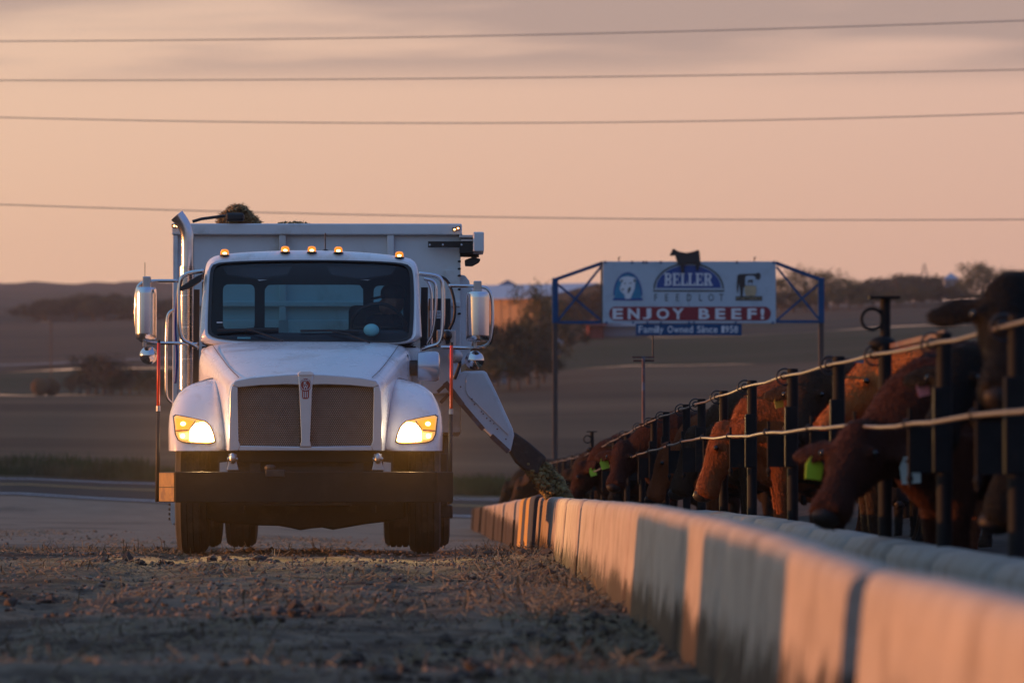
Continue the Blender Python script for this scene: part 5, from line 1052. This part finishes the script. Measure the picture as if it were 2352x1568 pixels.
for s in ((-1,-1),(1,-1),(1,1),(-1,1)): mb.bar((a.x+s[0]*1.3,1500+s[1]*1.3,P(0,660,1500).z),(a.x+s[0]*.15,1500+s[1]*.15,a.z),.18)
for k in range(5): z = P(0,655-k*9,1500).z; w = 1.25*(1-k/6); mb.bar((a.x-w,1500-w,z),(a.x+w,1500-w,z+.6),.12)
tag(obj('lattice_tower', mb, RUST), 'tiny orange lattice tower on the right horizon', 'tower')
BARK = M('bark', (.07,.055,.045), .9)
FOL = [M('foliage_olive', (.052,.050,.018), .9, var=.5, scale=.6), M('foliage_dark', (.022,.026,.011), .9, var=.5, scale=.6), M('foliage_spring', (.085,.075,.024), .9, var=.5, scale=.6), M('foliage_brown', (.055,.036,.02), .9, var=.5, scale=.6)]
def tree_mesh(seed, nl, spread, fs):
    r = np.random.default_rng(seed); tr = MB(); tr.tube([(0,0,-.06),(.01,0,.2),(.0,.01,.45),(.02,0,.7)], [.035,.028,.02,.01], 7)
    ends = []
    for k in range(11):
        a = r.uniform(0,6.28); h = r.uniform(.18,.6); L = r.uniform(.2,.42)*spread; e = Vector((L*math.cos(a), L*math.sin(a), h+r.uniform(.12,.34))); tr.tube([(0,0,h),(e.x*.5,e.y*.5,h+(e.z-h)*.35),e], [.014,.009,.004], 5); ends.append(e)
    ends += [Vector((r.normal(0,.06),r.normal(0,.06),r.uniform(.7,.93))) for _ in range(4)]
    cs = np.array([tuple(ends[i]) for i in r.integers(0,len(ends),nl)]); p = cs+r.normal(0,1,(nl,3))*np.array([.075,.075,.06])*spread**.5
    p = p[p[:,2] > .06]; n = len(p); a = r.normal(0,1,(n,3)); a /= np.linalg.norm(a,axis=1)[:,None]; b = np.cross(a, r.normal(0,1,(n,3))); b /= np.linalg.norm(b,axis=1)[:,None]; s = r.uniform(.6,1.4,(n,1))*fs
    v = np.stack([p-a*s, p+b*s*.6, p+a*s, p-b*s*.6], 1).reshape(-1,3); f = np.arange(n*4).reshape(-1,4)
    return mesh('trunk', tr.v, tr.f), mesh('crown', v, f)
TM = [tree_mesh(3,2600,1.0,.022), tree_mesh(5,2000,1.25,.022), tree_mesh(8,2800,.8,.020), tree_mesh(13,1000,1.05,.020), tree_mesh(21,2800,1.7,.030)]
for t, c in TM: t.materials.append(BARK); c.materials.append(FOL[0])
tcount = {}
def tree(px, ytop, ybase, d, kind, fol, label, group, name='tree', wide=1.0):
    b = P(px, ybase, d); z = float(H(b.x, d)); h = P(px, ytop, d).z-z
    if h < .5: return
    t, c = TM[kind]; e = empty(name, (b.x, d, z), rng.uniform(0,6.28)); e.scale = (h*wide,h*wide,h); tag(e, label, name.replace('_',' '), group)
    for nm, me in (('trunk',t),('crown',c)):
        o = bpy.data.objects.new(nm, me); COL.objects.link(o); o.parent = e
        if nm == 'crown': o.material_slots[0].link = 'OBJECT'; o.material_slots[0].material = FOL[fol]
G1, G2, G3, G4 = 'dark trees below the pale shed', 'trees along the right horizon', 'hazy tree row on the left', 'bushes at the edge of the left field'
for px, yt, d, k, f, w, lab in ((1232,662,470,1,2,.62,'olive tree lit from the left that hides the end of the pale shed'),(1208,728,478,0,0,.7,'small olive tree leaning against the taller lit tree by the shed'),(1142,738,440,2,1,.9,'dark tree beside the right truck mirror'),(1170,745,430,4,1,.8,'broad dark tree below the tan shed wall'),
                           (1215,748,445,0,1,1.1,'dark tree in the middle of the clump left of the sign post'),(1250,740,452,1,1,.9,'dark tree just left of the sign post'),(1192,790,425,4,1,.9,'low dark tree at the front of the clump'),(1236,800,430,4,1,.9,'low dark tree at the field edge by the sign post'),(1130,800,420,4,0,.8,'low olive tree at the left end of the clump'),(1112,770,450,1,0,.9,'olive tree half hidden by the truck mirror'),(1300,735,560,4,1,.8,'dark bush right of the sign post'),(1270,700,600,0,1,1.0,'dark tree behind the sign truss')):
    tree(px, yt, 870, d, k, f, lab, G1, wide=w)
for i, (px, yt) in enumerate(((1300,690),(1335,672),(1368,668),(1395,672),(1420,690))): tree(px, yt, 760, 640+i*6, 4, 3, ('brown dark tree at the left end of the thicket behind the left truss','brown dark tree second from the left in the thicket behind the truss','brown dark tree in the middle of the thicket behind the truss','brown dark tree beside the board edge','brown dark tree mostly hidden by the white board')[i], 'brown thicket behind the left truss', wide=.9)
xs2 = [(1795,640),(1822,618),(1850,612),(1875,628),(1900,618),(1925,634),(1952,642),(1982,648),(2008,642),(2036,640),(2062,632),(2090,634),(2116,632),(2142,634),(2166,640),(2208,646),(2230,640),(2246,618),(2262,604),(2276,612),(2296,632),(2318,628),(2340,626),(2356,620),(2380,622)]
for i, (px, yt) in enumerate(xs2):
    far = 1980 < px < 2190; d = 1150 if far else 880+rng.uniform(-20,20); tall = yt < 613
    tree(px, yt, 700, d, (3 if not far else 4) if i % 3 else 1, 2 if not far and i % 3 == 0 else (1 if far else 0), 'tallest thin spring tree standing above the tree line near the black cow' if px == 2262 else '%s spring tree in the row to the right of the white board' % ORD[i] if px < 1980 else '%s distant grey green tree on the horizon, counted from the sign post' % ORD[i-7] if far else '%s spring tree of the row above the black cow' % ORD[i-15], G2, wide=1.25 if not far else 1.6)
for i, px in enumerate(range(1800, 2370, 30)): tree(px+rng.uniform(-8,8), 664+rng.uniform(-8,8), 705, 860+rng.uniform(-15,15), 4, (1,0,0)[i % 3], '%s low tree at the edge of the field, counted from the white board' % ORD[i], G2, wide=1.5)
for i, (px, yt) in enumerate(((85,694),(105,688),(128,690),(150,688),(172,684),(195,676),(215,678),(240,682),(265,676),(290,684),(315,688),(340,682),(370,690),(400,686))): tree(px, yt, 725, 1330+rng.uniform(-20,20), 4, (1,0)[i % 2], '%s hazy dark tree of the far row, counted towards the truck mirror' % ORD[i], G3, wide=1.7)
for i, (px, yt) in enumerate(((165,868),(185,858),(205,836),(222,818),(240,812),(258,830),(280,848),(300,850),(320,846),(345,852),(370,846),(395,850),(200,872),(250,868),(300,872),(345,874))): tree(px, yt, 905, 505+rng.uniform(-8,8), (3,1)[i % 2], (3,0,3,1)[i % 4], '%s %s bush of the thicket left of the truck' % (ORD[i], ('reddish','olive','brown','dark')[i % 4]), G4, 'bush', 1.3)

# straw bales added out of view at left to shade the bunk wall
SB = M('shade_bale', (.34,.24,.11), .95, var=.3, scale=9, bump=.6)
for i, d in enumerate((16.1, 17.87, 19.64, 22.65, 24.55, 26.45)):
    x = -6.4; z = float(H(x,d)); e = empty('shade_bale', (x,d,z)); tag(e, '%s square straw bale added out of view to shade the bunk wall' % ORD[i], 'bale', 'added shade bales out of view')
    w_ = 1.75 if i < 3 else 1.9
    wpart('bale', MB().box(x-.6,x+.6,d,d+w_,z-.05,z+.88), SB, e, bevel=.04); wpart('shade_bale_twine', MB().box(x-.606,x+.606,d+.5,d+.52,z-.02,z+.886).box(x-.606,x+.606,d+1.2,d+1.22,z-.02,z+.886), ORANGE, e)  # body and twine of the added shade bale

# ------------------------------------------------------------------ evening haze round the whole place
HZ = bpy.data.materials.new('haze'); HZ.use_nodes = True; nt = HZ.node_tree; nt.nodes.remove(nt.nodes['Principled BSDF'])
pv = nt.nodes.new('ShaderNodeVolumePrincipled'); pv.inputs['Color'].default_value = (.95,.86,.80,1); pv.inputs['Density'].default_value = .0001; pv.inputs['Anisotropy'].default_value = .35
nt.links.new(pv.outputs[0], nt.nodes['Material Output'].inputs['Volume'])
tag(obj('haze', MB().box(-1600,1600,-75,3500,-14,150), HZ), kind='stuff')

DU = bpy.data.materials.new('dust'); DU.use_nodes = True; nt = DU.node_tree; nt.nodes.remove(nt.nodes['Principled BSDF'])
pv = nt.nodes.new('ShaderNodeVolumePrincipled'); pv.inputs['Color'].default_value = (1,.70,.38,1); pv.inputs['Density'].default_value = .0035; pv.inputs['Anisotropy'].default_value = .3
nt.links.new(pv.outputs[0], nt.nodes['Material Output'].inputs['Volume'])
tag(obj('dust', MB().ell((TX,TY-.4,.45), (2.3,3.0,1.25), 28, 16), DU, smooth=True), kind='stuff')
